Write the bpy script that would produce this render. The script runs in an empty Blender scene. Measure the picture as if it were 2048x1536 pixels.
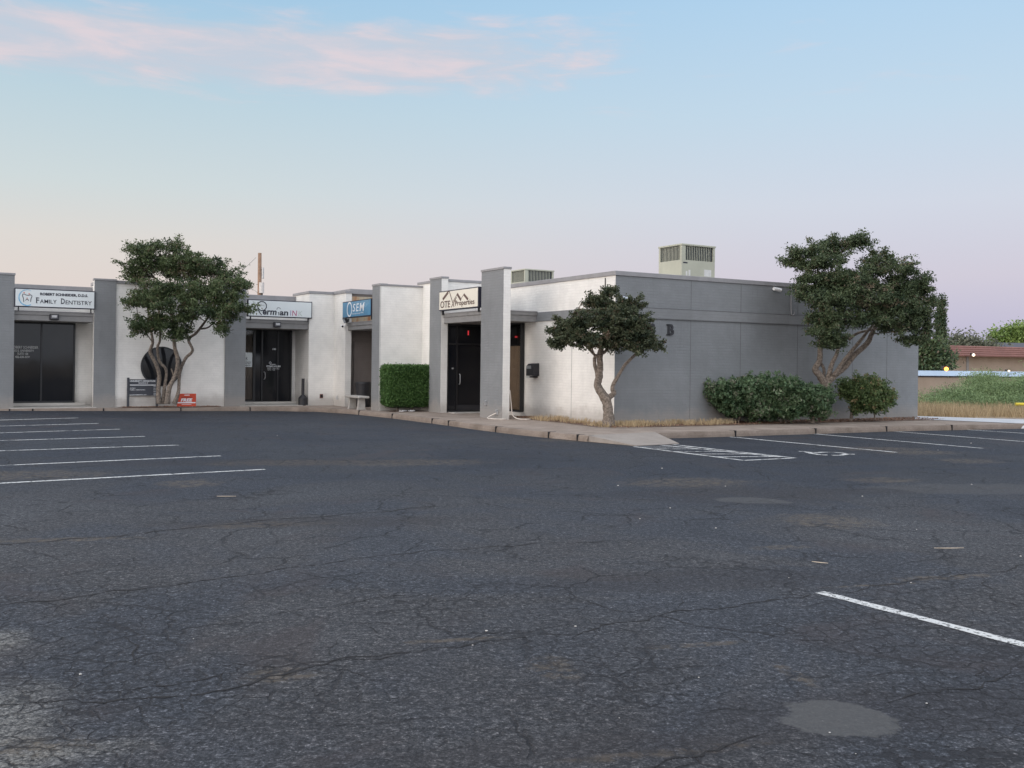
import bpy, bmesh, math, random
import numpy as np
from mathutils import Vector, Matrix
S = bpy.context.scene
COL = S.collection
R = math.radians
# ------------------------------------------------------------ camera
F = 1976.0; HZ = 730.0; ROLL = 0.0122; CZ = 1.6
cd = bpy.data.cameras.new('camera'); cam = bpy.data.objects.new('camera', cd); COL.objects.link(cam)
cd.sensor_width = 36; cd.lens = 36*F/2048; cd.shift_y = (HZ-768)/2048; cd.clip_end = 3000; cd.clip_start = .05
cam.location = (0, 0, CZ); cam.rotation_euler = (R(90), -ROLL, 0)
S.camera = cam
# ------------------------------------------------------------ world: dusk sky
SUN_AZ, SUN_EL = R(-118), R(9)          # azimuth from +Y towards +X, low glow behind the left shoulder
w = bpy.data.worlds.new('World'); S.world = w; w.use_nodes = True
nt = w.node_tree; nt.nodes.clear()
def N(t, typ, **k):
    n = t.nodes.new(typ)
    for a, b in k.items(): setattr(n, a, b)
    return n
def M_(t, op, a, b=None, c=None, clamp=False):
    n = t.nodes.new('ShaderNodeMath'); n.operation = op; n.use_clamp = clamp
    for i, v in enumerate((a, b, c)):
        if v is None: continue
        if isinstance(v, (int, float)): n.inputs[i].default_value = v
        else: t.links.new(v, n.inputs[i])
    return n.outputs[0]
def lin(c):
    c = c/255.0
    return c/12.92 if c <= .04045 else ((c+.055)/1.055)**2.4
def L3(r, g, b): return (lin(r), lin(g), lin(b), 1)
def ramp(t, fac, stops, interp='LINEAR'):
    n = t.nodes.new('ShaderNodeValToRGB'); n.color_ramp.interpolation = interp
    e = n.color_ramp.elements
    while len(e) < len(stops): e.new(.5)
    for i, (p, c) in enumerate(stops): e[i].position = p; e[i].color = c
    if fac is not None: t.links.new(fac, n.inputs[0])
    return n.outputs[0]
def mixc(t, f, a, b, mode='MIX'):
    n = t.nodes.new('ShaderNodeMix'); n.data_type = 'RGBA'; n.blend_type = mode
    for i, v in ((0, f), (6, a), (7, b)):
        if isinstance(v, (int, float, tuple)): n.inputs[i].default_value = v
        else: t.links.new(v, n.inputs[i])
    return n.outputs[2]
def maprange(t, v, a, b, c=0., d=1., typ='SMOOTHSTEP'):
    n = t.nodes.new('ShaderNodeMapRange'); n.interpolation_type = typ
    t.links.new(v, n.inputs[0])
    for i, x in zip((1, 2, 3, 4), (a, b, c, d)): n.inputs[i].default_value = x
    return n.outputs[0]
tc = N(nt, 'ShaderNodeTexCoord'); sp = N(nt, 'ShaderNodeSeparateXYZ'); nt.links.new(tc.outputs['Generated'], sp.inputs[0])
X_, Y_, Z_ = sp.outputs
el = M_(nt, 'MULTIPLY', M_(nt, 'ARCSINE', Z_), 180/math.pi)
az = M_(nt, 'MULTIPLY', M_(nt, 'ARCTAN2', X_, Y_), 180/math.pi)
elf = M_(nt, 'DIVIDE', el, 60., clamp=True)
right = ramp(nt, elf, [(0, L3(178,176,202)), (2.5/60, L3(198,194,216)), (5/60, L3(211,206,220)), (9/60, L3(212,218,231)), (14/60, L3(197,219,237)), (20/60, L3(180,213,240)), (.6, L3(120,166,214)), (1, L3(90,135,195))])
left = ramp(nt, elf, [(0, L3(222,200,190)), (3/60, L3(228,214,208)), (6.5/60, L3(224,219,214)), (9.5/60, L3(210,220,222)), (14/60, L3(192,214,225)), (20/60, L3(164,202,230)), (.6, L3(120,166,214)), (1, L3(90,135,195))])
base = mixc(nt, maprange(nt, az, -26., 24.), left, right)
# warm glow where the sun went down (behind the camera, left)
gd = Vector((math.sin(SUN_AZ), math.cos(SUN_AZ), 0))
dot = M_(nt, 'ADD', M_(nt, 'MULTIPLY', X_, gd.x), M_(nt, 'MULTIPLY', Y_, gd.y))
glow = M_(nt, 'MULTIPLY', maprange(nt, dot, .15, 1.), maprange(nt, el, 34., 0.))
glc = mixc(nt, 1., mixc(nt, glow, (0, 0, 0, 1), (1.0, .76, .58, 1)), (2.6, 2.75, 2.9, 1), 'MULTIPLY')
base = mixc(nt, maprange(nt, el, 24., 52.), base, (1.30, 1.34, 1.46, 1))         # sky overhead, out of view, brightened to lift the scene light
base = mixc(nt, maprange(nt, Y_, .25, -.55), base, (1.46, 1.53, 1.68, 1))          # brighter dusk sky behind the camera
base = mixc(nt, 1., base, glc, 'ADD')
# thin pink cloud band
cv = N(nt, 'ShaderNodeCombineXYZ')
el2 = M_(nt, 'ADD', el, M_(nt, 'MULTIPLY', az, .015))
nt.links.new(M_(nt, 'MULTIPLY', az, .16), cv.inputs[0]); nt.links.new(M_(nt, 'MULTIPLY', el2, .85), cv.inputs[1])
nz = N(nt, 'ShaderNodeTexNoise'); nt.links.new(cv.outputs[0], nz.inputs['Vector'])
nz.inputs['Scale'].default_value = .95; nz.inputs['Detail'].default_value = 9; nz.inputs['Roughness'].default_value = .60; nz.inputs['Distortion'].default_value = .35
cen = M_(nt, 'ADD', M_(nt, 'MULTIPLY', az, .03), 17.3)
dev = M_(nt, 'ABSOLUTE', M_(nt, 'SUBTRACT', el, cen))
band = M_(nt, 'MULTIPLY', maprange(nt, dev, 2.7, .6), maprange(nt, az, 14., -8.))
cl = maprange(nt, M_(nt, 'ADD', nz.outputs[0], M_(nt, 'MULTIPLY', band, .50)), .56, 1.0)
cl = M_(nt, 'MULTIPLY', cl, M_(nt, 'MULTIPLY', maprange(nt, el, 12.6, 14.6), .86))
ccol = mixc(nt, maprange(nt, nz.outputs[0], .42, .68), L3(204,208,220), L3(229,214,219))
base = mixc(nt, cl, base, ccol)
sky = N(nt, 'ShaderNodeTexSky'); sky.sky_type = 'NISHITA'; sky.sun_disc = False
sky.sun_elevation = SUN_EL; sky.sun_rotation = SUN_AZ
bg1 = N(nt, 'ShaderNodeBackground'); bg2 = N(nt, 'ShaderNodeBackground'); add = N(nt, 'ShaderNodeAddShader'); out = N(nt, 'ShaderNodeOutputWorld')
nt.links.new(base, bg1.inputs[0]); bg1.inputs[1].default_value = .97
nt.links.new(sky.outputs[0], bg2.inputs[0]); bg2.inputs[1].default_value = .002
nt.links.new(bg1.outputs[0], add.inputs[0]); nt.links.new(bg2.outputs[0], add.inputs[1]); nt.links.new(add.outputs[0], out.inputs[0])
# ------------------------------------------------------------ sun (soft afterglow)
sl = bpy.data.lights.new('sun', 'SUN'); so = bpy.data.objects.new('sun', sl); COL.objects.link(so)
sl.energy = .5; sl.angle = R(24); sl.color = (1, .90, .80)
sd = Vector((math.sin(SUN_AZ)*math.cos(R(16)), math.cos(SUN_AZ)*math.cos(R(16)), math.sin(R(16))))
so.rotation_euler = sd.to_track_quat('Z', 'Y').to_euler()
S.view_settings.view_transform = 'Standard'; S.view_settings.look = 'None'; S.view_settings.exposure = 0; S.view_settings.gamma = 1
S.render.engine = 'CYCLES'; S.cycles.max_bounces = 6; S.cycles.transparent_max_bounces = 12

# ------------------------------------------------------------ geometry helpers
ct, st = math.cos(ROLL), math.sin(ROLL)
def P(px, py, Y):
    dx, dy = px-1024, py-HZ
    x = dx*ct+dy*st; y = -dx*st+dy*ct
    return Vector((x/F*Y, Y, CZ-y/F*Y))
def G(px, py, z=0.):
    dx, dy = px-1024, py-HZ
    x = dx*ct+dy*st; y = -dx*st+dy*ct
    Y = (CZ-z)*F/y
    return Vector((x/F*Y, Y, z))
C0 = Vector((2.575, 24.8, 0)); A30 = R(30)
def W(u, v, z=0): return Vector((C0.x+u*math.cos(A30)-v*math.sin(A30), C0.y+u*math.sin(A30)+v*math.cos(A30), z))
def UV(p):
    d = p-C0
    return d.x*math.cos(A30)+d.y*math.sin(A30), -d.x*math.sin(A30)+d.y*math.cos(A30)
ROTV, ROTU = R(30), R(-60)

def box(bm, x0, x1, y0, y1, z0, z1):
    vs = [bm.verts.new((x, y, z)) for z in (z0, z1) for y in (y0, y1) for x in (x0, x1)]
    fs = []
    for q in ((0,2,3,1),(4,5,7,6),(0,1,5,4),(2,6,7,3),(0,4,6,2),(1,3,7,5)):
        fs.append(bm.faces.new([vs[i] for i in q]))
    return fs      # bottom, top, -y, +y, -x, +x
def prism(bm, pts, z0, z1):
    a = [bm.verts.new((p[0], p[1], z0)) for p in pts]; b = [bm.verts.new((p[0], p[1], z1)) for p in pts]
    n = len(pts)
    f = [bm.faces.new(b), bm.faces.new(a[::-1])]
    for i in range(n): f.append(bm.faces.new((a[i], a[(i+1) % n], b[(i+1) % n], b[i])))
    return f
def tube(bm, pts, rads, seg=10, jit=0., cap=True, rnd=random):
    pts = [Vector(p) for p in pts]
    if not isinstance(rads, (list, tuple)): rads = [rads]*len(pts)
    P2, R2 = [], []
    for i in range(len(pts)-1):      # Catmull-Rom
        p0 = pts[max(i-1, 0)]; p1 = pts[i]; p2 = pts[i+1]; p3 = pts[min(i+2, len(pts)-1)]
        n = max(2, min(8, int((p2-p1).length/.05)))
        for k in range(n):
            t = k/n
            P2.append(.5*((2*p1)+(-p0+p2)*t+(2*p0-5*p1+4*p2-p3)*t*t+(-p0+3*p1-3*p2+p3)*t**3)); R2.append(rads[i]*(1-t)+rads[i+1]*t)
    P2.append(pts[-1]); R2.append(rads[-1])
    prev = None; x = Vector((1, 0, .01))
    for i, p in enumerate(P2):
        d = (P2[min(i+1, len(P2)-1)]-P2[max(i-1, 0)]).normalized()
        x = (x-d*x.dot(d)); x = x.normalized() if x.length > 1e-5 else d.orthogonal().normalized()
        y = d.cross(x)
        ring = []
        for k in range(seg):
            a = 2*math.pi*k/seg; r = R2[i]*(1+jit*(rnd.random()-.5)*2+jit*.8*math.sin(3*a+i*.35))
            ring.append(bm.verts.new(p+x*(math.cos(a)*r)+y*(math.sin(a)*r)))
        if prev:
            for k in range(seg): bm.faces.new((prev[k], prev[(k+1) % seg], ring[(k+1) % seg], ring[k]))
        elif cap: bm.faces.new(ring[::-1])
        prev = ring
    if cap: bm.faces.new(prev)
def cyl(bm, p, r0, r1, z0, z1, seg=20):
    a = [bm.verts.new((p[0]+math.cos(2*math.pi*k/seg)*r0, p[1]+math.sin(2*math.pi*k/seg)*r0, z0)) for k in range(seg)]
    b = [bm.verts.new((p[0]+math.cos(2*math.pi*k/seg)*r1, p[1]+math.sin(2*math.pi*k/seg)*r1, z1)) for k in range(seg)]
    bm.faces.new(a[::-1]); bm.faces.new(b)
    for k in range(seg): bm.faces.new((a[k], a[(k+1) % seg], b[(k+1) % seg], b[k]))
def mk(name, bm, mats, parent=None, loc=None, rz=0, bevel=0, smooth=False):
    me = bpy.data.meshes.new(name); bm.to_mesh(me); bm.free()
    o = bpy.data.objects.new(name, me); COL.objects.link(o)
    for m in (mats if isinstance(mats, (list, tuple)) else [mats]): me.materials.append(m)
    if parent: o.parent = parent
    if loc is not None: o.location = loc
    o.rotation_euler[2] = rz
    if smooth: me.polygons.foreach_set('use_smooth', [True]*len(me.polygons))
    if bevel:
        b = o.modifiers.new('bevel', 'BEVEL'); b.width = bevel; b.segments = 2; b.limit_method = 'ANGLE'
    return o
def bx(name, dims, mat, parent=None, bevel=0, **k):
    bm = bmesh.new(); box(bm, *dims); return mk(name, bm, mat, parent, bevel=bevel, **k)
def tag(o, label=None, cat=None, group=None, kind=None):
    if label: o['label'] = label
    if cat: o['category'] = cat
    if group: o['group'] = group
    if kind: o['kind'] = kind
    return o
def thing(name, label, cat, loc, rz=0, group=None):
    o = bpy.data.objects.new(name, None); COL.objects.link(o); o.location = loc; o.rotation_euler[2] = rz
    o.empty_display_size = .3
    return tag(o, label, cat, group)
def arr_mesh(name, V, nper, mat, parent=None, cols=None):
    n = len(V); me = bpy.data.meshes.new(name)
    me.vertices.add(n); me.vertices.foreach_set('co', V.astype(np.float32).ravel())
    nf = n//nper
    me.loops.add(n); me.loops.foreach_set('vertex_index', np.arange(n, dtype=np.int32))
    me.polygons.add(nf); me.polygons.foreach_set('loop_start', np.arange(0, n, nper, dtype=np.int32)); me.polygons.foreach_set('loop_total', np.full(nf, nper, dtype=np.int32))
    me.update(calc_edges=True)
    if cols is not None:
        a = me.attributes.new('tone', 'FLOAT', 'FACE'); a.data.foreach_set('value', cols.astype(np.float32))
    o = bpy.data.objects.new(name, me); COL.objects.link(o); me.materials.append(mat)
    if parent: o.parent = parent
    return o

# ------------------------------------------------------------ materials
def new(name):
    m = bpy.data.materials.new(name); m.use_nodes = True; t = m.node_tree
    return m, t, t.nodes['Principled BSDF']
def setp(b, **k):
    for a, v in k.items(): b.inputs[a].default_value = v
def noise(t, vec, scale, detail=3, rough=.5, dist=0):
    n = t.nodes.new('ShaderNodeTexNoise'); n.inputs['Scale'].default_value = scale; n.inputs['Detail'].default_value = detail
    n.inputs['Roughness'].default_value = rough; n.inputs['Distortion'].default_value = dist
    if vec is not None: t.links.new(vec, n.inputs['Vector'])
    return n.outputs[0]
def bump(t, b, h, s=.3, d=.02):
    n = t.nodes.new('ShaderNodeBump'); n.inputs['Strength'].default_value = s; n.inputs['Distance'].default_value = d
    t.links.new(h, n.inputs['Height']); t.links.new(n.outputs[0], b.inputs['Normal'])
def simple(name, col, rough=.6, metal=0., var=.12, nscale=6, bs=0., bscale=60):
    m, t, b = new(name)
    tc = t.nodes.new('ShaderNodeTexCoord').outputs['Object']
    n = noise(t, tc, nscale, 4, .6)
    c = ramp(t, n, [(.3, tuple(x*(1-var) for x in col)+(1,)), (.7, tuple(min(1, x*(1+var)) for x in col)+(1,))])
    t.links.new(c, b.inputs['Base Color']); setp(b, Roughness=rough, Metallic=metal)
    if bs: bump(t, b, noise(t, tc, bscale, 3), bs, .01)
    return m
def brick_paint(name, col, dirt=(.30, .27, .24), stain=.25):
    m, t, b = new(name)
    tcn = t.nodes.new('ShaderNodeTexCoord').outputs['Object']
    s = t.nodes.new('ShaderNodeSeparateXYZ'); t.links.new(tcn, s.inputs[0])
    c = t.nodes.new('ShaderNodeCombineXYZ'); t.links.new(M_(t, 'ADD', s.outputs[0], s.outputs[1]), c.inputs[0]); t.links.new(s.outputs[2], c.inputs[1])
    warp = noise(t, tcn, 5, 3)
    vz = M_(t, 'ADD', s.outputs[2], M_(t, 'MULTIPLY', M_(t, 'SUBTRACT', warp, .5), .012)); t.links.new(vz, c.inputs[1])
    br = t.nodes.new('ShaderNodeTexBrick'); t.links.new(c.outputs[0], br.inputs['Vector'])
    br.inputs['Scale'].default_value = 1; br.inputs['Mortar Size'].default_value = .012; br.inputs['Mortar Smooth'].default_value = .6
    br.inputs['Brick Width'].default_value = .40; br.inputs['Row Height'].default_value = .075
    br.inputs['Color1'].default_value = (.95, .95, .95, 1); br.inputs['Color2'].default_value = (.75, .75, .75, 1); br.inputs['Mortar'].default_value = (.2, .2, .2, 1)
    big = noise(t, c.outputs[0], .55, 5, .6); mid = noise(t, tcn, 2.6, 5, .65)
    lo = tuple(x*.86 for x in col)+(1,); hi = tuple(min(1, x*1.07) for x in col)+(1,)
    cc = ramp(t, M_(t, 'ADD', M_(t, 'MULTIPLY', big, .6), M_(t, 'MULTIPLY', mid, .4)), [(.36, lo), (.62, hi)])
    # per-brick tone and mortar lines that hold dirt
    cc = mixc(t, .07, cc, br.outputs[0], 'MULTIPLY')
    # splash dirt in a ragged low band + vertical streaks
    mp2 = t.nodes.new('ShaderNodeMapping'); mp2.inputs['Scale'].default_value = (1, 5, 1); t.links.new(c.outputs[0], mp2.inputs[0])
    mp = t.nodes.new('ShaderNodeMapping'); mp.inputs['Scale'].default_value = (5, .5, 1); t.links.new(c.outputs[0], mp.inputs[0])
    streak = noise(t, mp.outputs[0], 1.2, 5, .6)
    low = maprange(t, M_(t, 'ADD', s.outputs[2], M_(t, 'MULTIPLY', mid, -.7)), .28, -.12)
    cc = mixc(t, M_(t, 'MULTIPLY', low, .55), cc, dirt+(1,))
    cc = mixc(t, M_(t, 'MULTIPLY', maprange(t, streak, .54, .78), stain), cc, tuple(x*.55 for x in col)+(1,))
    t.links.new(cc, b.inputs['Base Color']); setp(b, Roughness=.85)
    h = M_(t, 'ADD', M_(t, 'MULTIPLY', M_(t, 'SUBTRACT', 1., br.outputs['Fac']), M_(t, 'MULTIPLY', maprange(t, mid, .40, .62), .6)), M_(t, 'MULTIPLY', noise(t, mp2.outputs[0], 5, 5, .7), .9))
    bump(t, b, h, .4, .012)
    return m
WHITE = brick_paint('white_painted_brick', (.82, .80, .755), stain=.05)
GRAY = brick_paint('grey_painted_brick', (.222, .230, .235), stain=.2)
SGRAY = brick_paint('shaded_grey_painted_brick', (.215, .226, .233), stain=.2)  # same grey paint, a touch darker for the shaded end wall
TAUPE = brick_paint('shaded_taupe_brick', (.15, .13, .12))  # canopy shade over the doorway wall darkened into its colour
COPING = simple('coping_metal', (.27, .265, .27), .5, 0, .12, 3)
FASCIA = simple('fascia_boards', (.23, .225, .22), .7, 0, .12, 4, .15)
BLACK = simple('black_frame', (.012, .012, .014), .35)
IRON = simple('black_iron', (.02, .02, .024), .5)
HVAC = simple('hvac_paint', (.40, .405, .325), .55, 0, .08, 2)
HVACD = simple('hvac_coil', (.02, .028, .035), .5)
LABELP = simple('pale_sticker', (.6, .6, .58), .6)
CONC = simple('aged_concrete', (.42, .40, .37), .9, 0, .18, 8, .4, 40)
WOODP = simple('pole_wood', (.28, .18, .125), .85, 0, .2, 5, .3, 30)
STEEL = simple('galvanised_steel', (.45, .46, .47), .4, .6, .1)
WHITEP = simple('white_plastic', (.75, .75, .75), .45, 0, .05)
YELLOW = simple('yellow_paint', (.65, .52, .03), .5, 0, .08)
REDP = simple('orange_red_board', (.55, .06, .02), .55, 0, .05)
BARK = simple('bark_grey_brown', (.20, .165, .135), .95, 0, .6, 22, 1., 38)
TERRA = simple('weathered_pot', (.20, .13, .11), .85, 0, .25)
HOSE = simple('pale_hose', (.62, .56, .50), .5)
SIGNW = simple('sign_acrylic', (.66, .70, .70), .35, 0, .03, 1)
SIGNC = simple('sign_acrylic_cream', (.72, .68, .58), .4, 0, .04, 1)
INK = simple('ink_dark', (.015, .015, .03), .5)
INKB = simple('ink_brown', (.10, .055, .045), .5)
INKG = simple('ink_taupe', (.26, .23, .20), .5)
INKW = simple('ink_white', (.78, .80, .82), .5, 0, .02)
CYAN = simple('ink_light_blue', (.16, .42, .62), .5, 0, .2, 9)
PUR = simple('ink_violet', (.20, .17, .36), .5); MAG = simple('ink_magenta', (.45, .08, .20), .5); PALEG = simple('ink_pale_green', (.50, .56, .52), .5)
ORG = simple('ink_orange', (.6, .22, .16), .5)
CURT = simple('tan_curtain', (.36, .27, .19), .9, 0, .12, 3)
CURTG = simple('grey_brown_blind', (.24, .20, .17), .9, 0, .12, 3)
def glass_dark():
    m, t, b = new('dark_glass'); tcn = t.nodes.new('ShaderNodeTexCoord').outputs['Object']
    n = noise(t, tcn, .9, 2)
    t.links.new(ramp(t, n, [(.3, (.008, .01, .014, 1)), (.7, (.02, .02, .022, 1))]), b.inputs['Base Color'])
    setp(b, Roughness=.06); b.inputs['Specular IOR Level'].default_value = .32
    bump(t, b, noise(t, tcn, 1.5, 1), .05, .02)
    return m
GLASS = glass_dark()
def glass_clear():
    m, t, b = new('tinted_glass'); out = t.nodes['Material Output']
    tr = t.nodes.new('ShaderNodeBsdfTransparent'); tr.inputs[0].default_value = (.62, .62, .62, 1)
    gl = t.nodes.new('ShaderNodeBsdfGlossy'); gl.inputs['Roughness'].default_value = .04
    fr = t.nodes.new('ShaderNodeFresnel'); mx = t.nodes.new('ShaderNodeMixShader')
    t.links.new(fr.outputs[0], mx.inputs[0]); t.links.new(tr.outputs[0], mx.inputs[1]); t.links.new(gl.outputs[0], mx.inputs[2]); t.links.new(mx.outputs[0], out.inputs[0])
    return m
GLASSC = glass_clear()
def emit(name, col, s):
    m, t, b = new(name); setp(b, **{'Base Color': col+(1,), 'Emission Color': col+(1,), 'Emission Strength': s}); return m
REDLED = emit('red_exit_light', (.8, .05, .06), .55)
LAMPO = emit('orange_lamp', (1, .34, .05), 5); LAMPW = emit('white_lamp', (1, .80, .6), 3)
def leafm(name, dark, light, brown=None):
    m, t, b = new(name)
    a = t.nodes.new('ShaderNodeAttribute'); a.attribute_name = 'tone'
    st = [(0, dark+(1,)), (.8, light+(1,))]
    if brown: st.append((.97, brown+(1,)))
    t.links.new(ramp(t, a.outputs['Fac'], st), b.inputs['Base Color']); setp(b, Roughness=.55)
    b.inputs['Specular IOR Level'].default_value = .3
    # light passing through the leaves
    tr = t.nodes.new('ShaderNodeBsdfTranslucent'); t.links.new(ramp(t, a.outputs['Fac'], st), tr.inputs[0])
    mx = t.nodes.new('ShaderNodeMixShader'); mx.inputs[0].default_value = .22
    t.links.new(b.outputs[0], mx.inputs[1]); t.links.new(tr.outputs[0], mx.inputs[2]); t.links.new(mx.outputs[0], t.nodes['Material Output'].inputs[0])
    return m
LEAF1 = leafm('mesquite_leaf', (.032, .054, .024), (.125, .165, .072), (.16, .12, .08))
LEAF2 = leafm('yaupon_leaf', (.028, .044, .026), (.105, .120, .065), (.13, .09, .06))
LEAF3 = leafm('juniper_leaf', (.030, .052, .026), (.108, .142, .070), (.15, .12, .08))
LEAFH = leafm('hedge_leaf', (.034, .085, .022), (.12, .22, .065))
LEAFS = leafm('shrub_leaf', (.034, .072, .034), (.15, .225, .115), (.24, .24, .18))
LEAFR = leafm('rose_shrub_leaf', (.045, .080, .032), (.18, .25, .10), (.30, .22, .12))
LEAFB = leafm('bright_tree_leaf', (.08, .14, .03), (.26, .36, .11))
LEAFG = leafm('greygreen_leaf', (.07, .085, .06), (.20, .21, .15))
WEED = leafm('green_weed', (.08, .13, .05), (.30, .40, .19))
DRY = leafm('dry_grass', (.30, .22, .13), (.60, .47, .29))
LITTER = leafm('leaf_litter', (.12, .07, .045), (.34, .20, .13))
CORE = simple('dark_core', (.030, .038, .020), .95, 0, .3)  # dark solid added inside shrubs so no gaps show through
PETAL = simple('white_petal', (.7, .7, .65), .6)

def ground_coords(t):
    return t.nodes.new('ShaderNodeTexCoord').outputs['Object']
def blob(t, vec, c, r, ang=0, warp=None, soft=.35, wa=.6):
    mp = t.nodes.new('ShaderNodeMapping'); mp.vector_type = 'TEXTURE'
    mp.inputs['Location'].default_value = (c[0], c[1], 0); mp.inputs['Rotation'].default_value = (0, 0, ang); mp.inputs['Scale'].default_value = (r[0], r[1], 1)
    t.links.new(vec, mp.inputs[0])
    s = t.nodes.new('ShaderNodeSeparateXYZ'); t.links.new(mp.outputs[0], s.inputs[0])
    d = M_(t, 'SQRT', M_(t, 'ADD', M_(t, 'MULTIPLY', s.outputs[0], s.outputs[0]), M_(t, 'MULTIPLY', s.outputs[1], s.outputs[1])))
    if warp is not None: d = M_(t, 'ADD', d, M_(t, 'MULTIPLY', M_(t, 'SUBTRACT', warp, .5), wa*2))
    return maprange(t, d, 1+soft/2, 1-soft/2)
def asphalt():
    m, t, b = new('worn_asphalt'); v = ground_coords(t)
    fine = M_(t, 'ADD', M_(t, 'MULTIPLY', noise(t, v, 70, 4, .8), .5), M_(t, 'MULTIPLY', noise(t, v, 26, 5, .8), .5)); med = noise(t, v, 9, 5, .65); big = noise(t, v, .33, 5, .6, .6); huge = noise(t, v, .09, 3, .5)
    c = ramp(t, fine, [(.36, (.005, .0055, .007, 1)), (.46, (.021, .023, .027, 1)), (.54, (.066, .070, .077, 1)), (.64, (.29, .29, .30, 1))])
    c = mixc(t, 1., c, ramp(t, big, [(.34, (.66, .70, .78, 1)), (.45, (.90, .94, 1.02, 1)), (.54, (1.02, .97, .94, 1)), (.66, (1.28, 1.24, 1.20, 1))]), 'MULTIPLY')
    c = mixc(t, 1., c, ramp(t, med, [(.3, (.68, .70, .74, 1)), (.5, (.98, .98, .98, 1)), (.7, (1.30, 1.27, 1.25, 1))]), 'MULTIPLY')
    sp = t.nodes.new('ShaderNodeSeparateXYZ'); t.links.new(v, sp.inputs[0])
    far = maprange(t, sp.outputs[1], 7., 17.)        # asphalt tinted darker and bluer towards the shops
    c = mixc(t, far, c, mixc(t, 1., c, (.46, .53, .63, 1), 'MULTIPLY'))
    # reddish-brown soil staining
    st1 = noise(t, v, .55, 6, .62, 1.2)
    c = mixc(t, M_(t, 'MULTIPLY', maprange(t, st1, .54, .70), .42), c, (.048, .036, .035, 1))
    ws = noise(t, v, 3.2, 6, .7)
    wf = noise(t, v, 9, 6, .75)
    tan = (.125, .098, .068, 1)
    spots = []
    for (px, py, rx, ry) in ((1660, 1042, .42, .45), (1105, 1335, .12, .20), (1370, 965, .9, .5), (600, 925, 1.3, .4), (380, 967, .35, .4), (1560, 1095, .25, .1), (1765, 960, .5, .3), (1840, 905, .8, .4), (1940, 922, .5, .4), (1760, 898, .9, .4), (30, 950, 1.1, .5), (1890, 1155, .45, .08), (560, 1350, .2, .1), (60, 1500, .22, .12), (820, 925, 1.2, .5), (1180, 880, 1.0, .5), (515, 1050, .55, .16), (100, 1080, .7, .12), (1590, 1350, .05, .2), (1330, 1505, .5, .04), (905, 1280, .3, .04), (1390, 1290, .3, .04), (1750, 1170, .4, .03)):
        g = G(px, py); spots.append(blob(t, v, g, (rx, ry), .25, ws, .8, .9))
    acc = spots[0]
    for s_ in spots[1:]: acc = M_(t, 'MAXIMUM', acc, s_)
    acc = M_(t, 'MULTIPLY', acc, maprange(t, wf, .40, .62))
    c = mixc(t, M_(t, 'MULTIPLY', acc, .62), c, tan)
    # dark damp/worn lanes
    lane = None
    for (px, py, rx, ry) in ((500, 925, 3.2, .5), (620, 1045, 1.6, .3), (1800, 1420, 1.2, .3), (1380, 1160, 1.3, .35), (1250, 1490, 1.0, .15), (1480, 990, 1.2, .9), (1560, 985, 2.5, .35)):
        g = G(px, py); q = blob(t, v, g, (rx, ry), .2, ws, .9, .8); lane = q if lane is None else M_(t, 'MAXIMUM', lane, q)
    c = mixc(t, M_(t, 'MULTIPLY', lane, .38), c, (.022, .018, .019, 1))
    # pale gleam of light painted into the colour, lower left corner
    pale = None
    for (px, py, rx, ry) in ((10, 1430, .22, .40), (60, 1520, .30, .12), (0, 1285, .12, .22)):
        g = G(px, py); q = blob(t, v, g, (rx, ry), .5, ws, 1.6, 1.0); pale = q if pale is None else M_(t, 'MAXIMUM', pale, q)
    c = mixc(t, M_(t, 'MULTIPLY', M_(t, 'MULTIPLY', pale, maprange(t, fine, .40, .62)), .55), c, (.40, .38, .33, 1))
    # alligator cracking in patches
    wv = t.nodes.new('ShaderNodeVectorMath'); wv.operation = 'ADD'
    nz = t.nodes.new('ShaderNodeTexNoise'); nz.inputs['Scale'].default_value = 5; nz.inputs['Detail'].default_value = 4; t.links.new(v, nz.inputs['Vector'])
    sc = t.nodes.new('ShaderNodeVectorMath'); sc.operation = 'SCALE'; sc.inputs['Scale'].default_value = .22; t.links.new(nz.outputs['Color'], sc.inputs[0])
    t.links.new(v, wv.inputs[0]); t.links.new(sc.outputs[0], wv.inputs[1])
    vor = t.nodes.new('ShaderNodeTexVoronoi'); vor.feature = 'DISTANCE_TO_EDGE'; vor.inputs['Scale'].default_value = 6.5; t.links.new(wv.outputs[0], vor.inputs['Vector'])
    vor2 = t.nodes.new('ShaderNodeTexVoronoi'); vor2.feature = 'DISTANCE_TO_EDGE'; vor2.inputs['Scale'].default_value = 1.3; t.links.new(wv.outputs[0], vor2.inputs['Vector'])
    am = M_(t, 'MULTIPLY', maprange(t, noise(t, v, .55, 4), .40, .57), maprange(t, sp.outputs[1], 12., 5.5))
    k1 = M_(t, 'MULTIPLY', maprange(t, vor.outputs[0], .060, .012), M_(t, 'MULTIPLY', M_(t, 'MULTIPLY', am, maprange(t, med, .36, .57)), .70))
    k2 = M_(t, 'MULTIPLY', maprange(t, vor2.outputs[0], .020, .004), M_(t, 'MULTIPLY', maprange(t, noise(t, v, 1.1, 2), .43, .57), .75))
    k = M_(t, 'MAXIMUM', k1, k2)
    c = mixc(t, k, c, (.012, .012, .015, 1))
    # two round cement patches
    ps = noise(t, v, 2.2, 5, .7)
    p1 = blob(t, v, G(1675, 1436), (.25, .24), .12, ps, .16, .9); p2 = blob(t, v, G(1508, 1001), (.40, .28), .1, ps, .2, .8)
    p3 = blob(t, v, G(1985, 978), (1.5, .55), .1, ps, .3, .8)
    pc = ramp(t, fine, [(.3, (.052, .054, .058, 1)), (.7, (.11, .108, .104, 1))])
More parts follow.
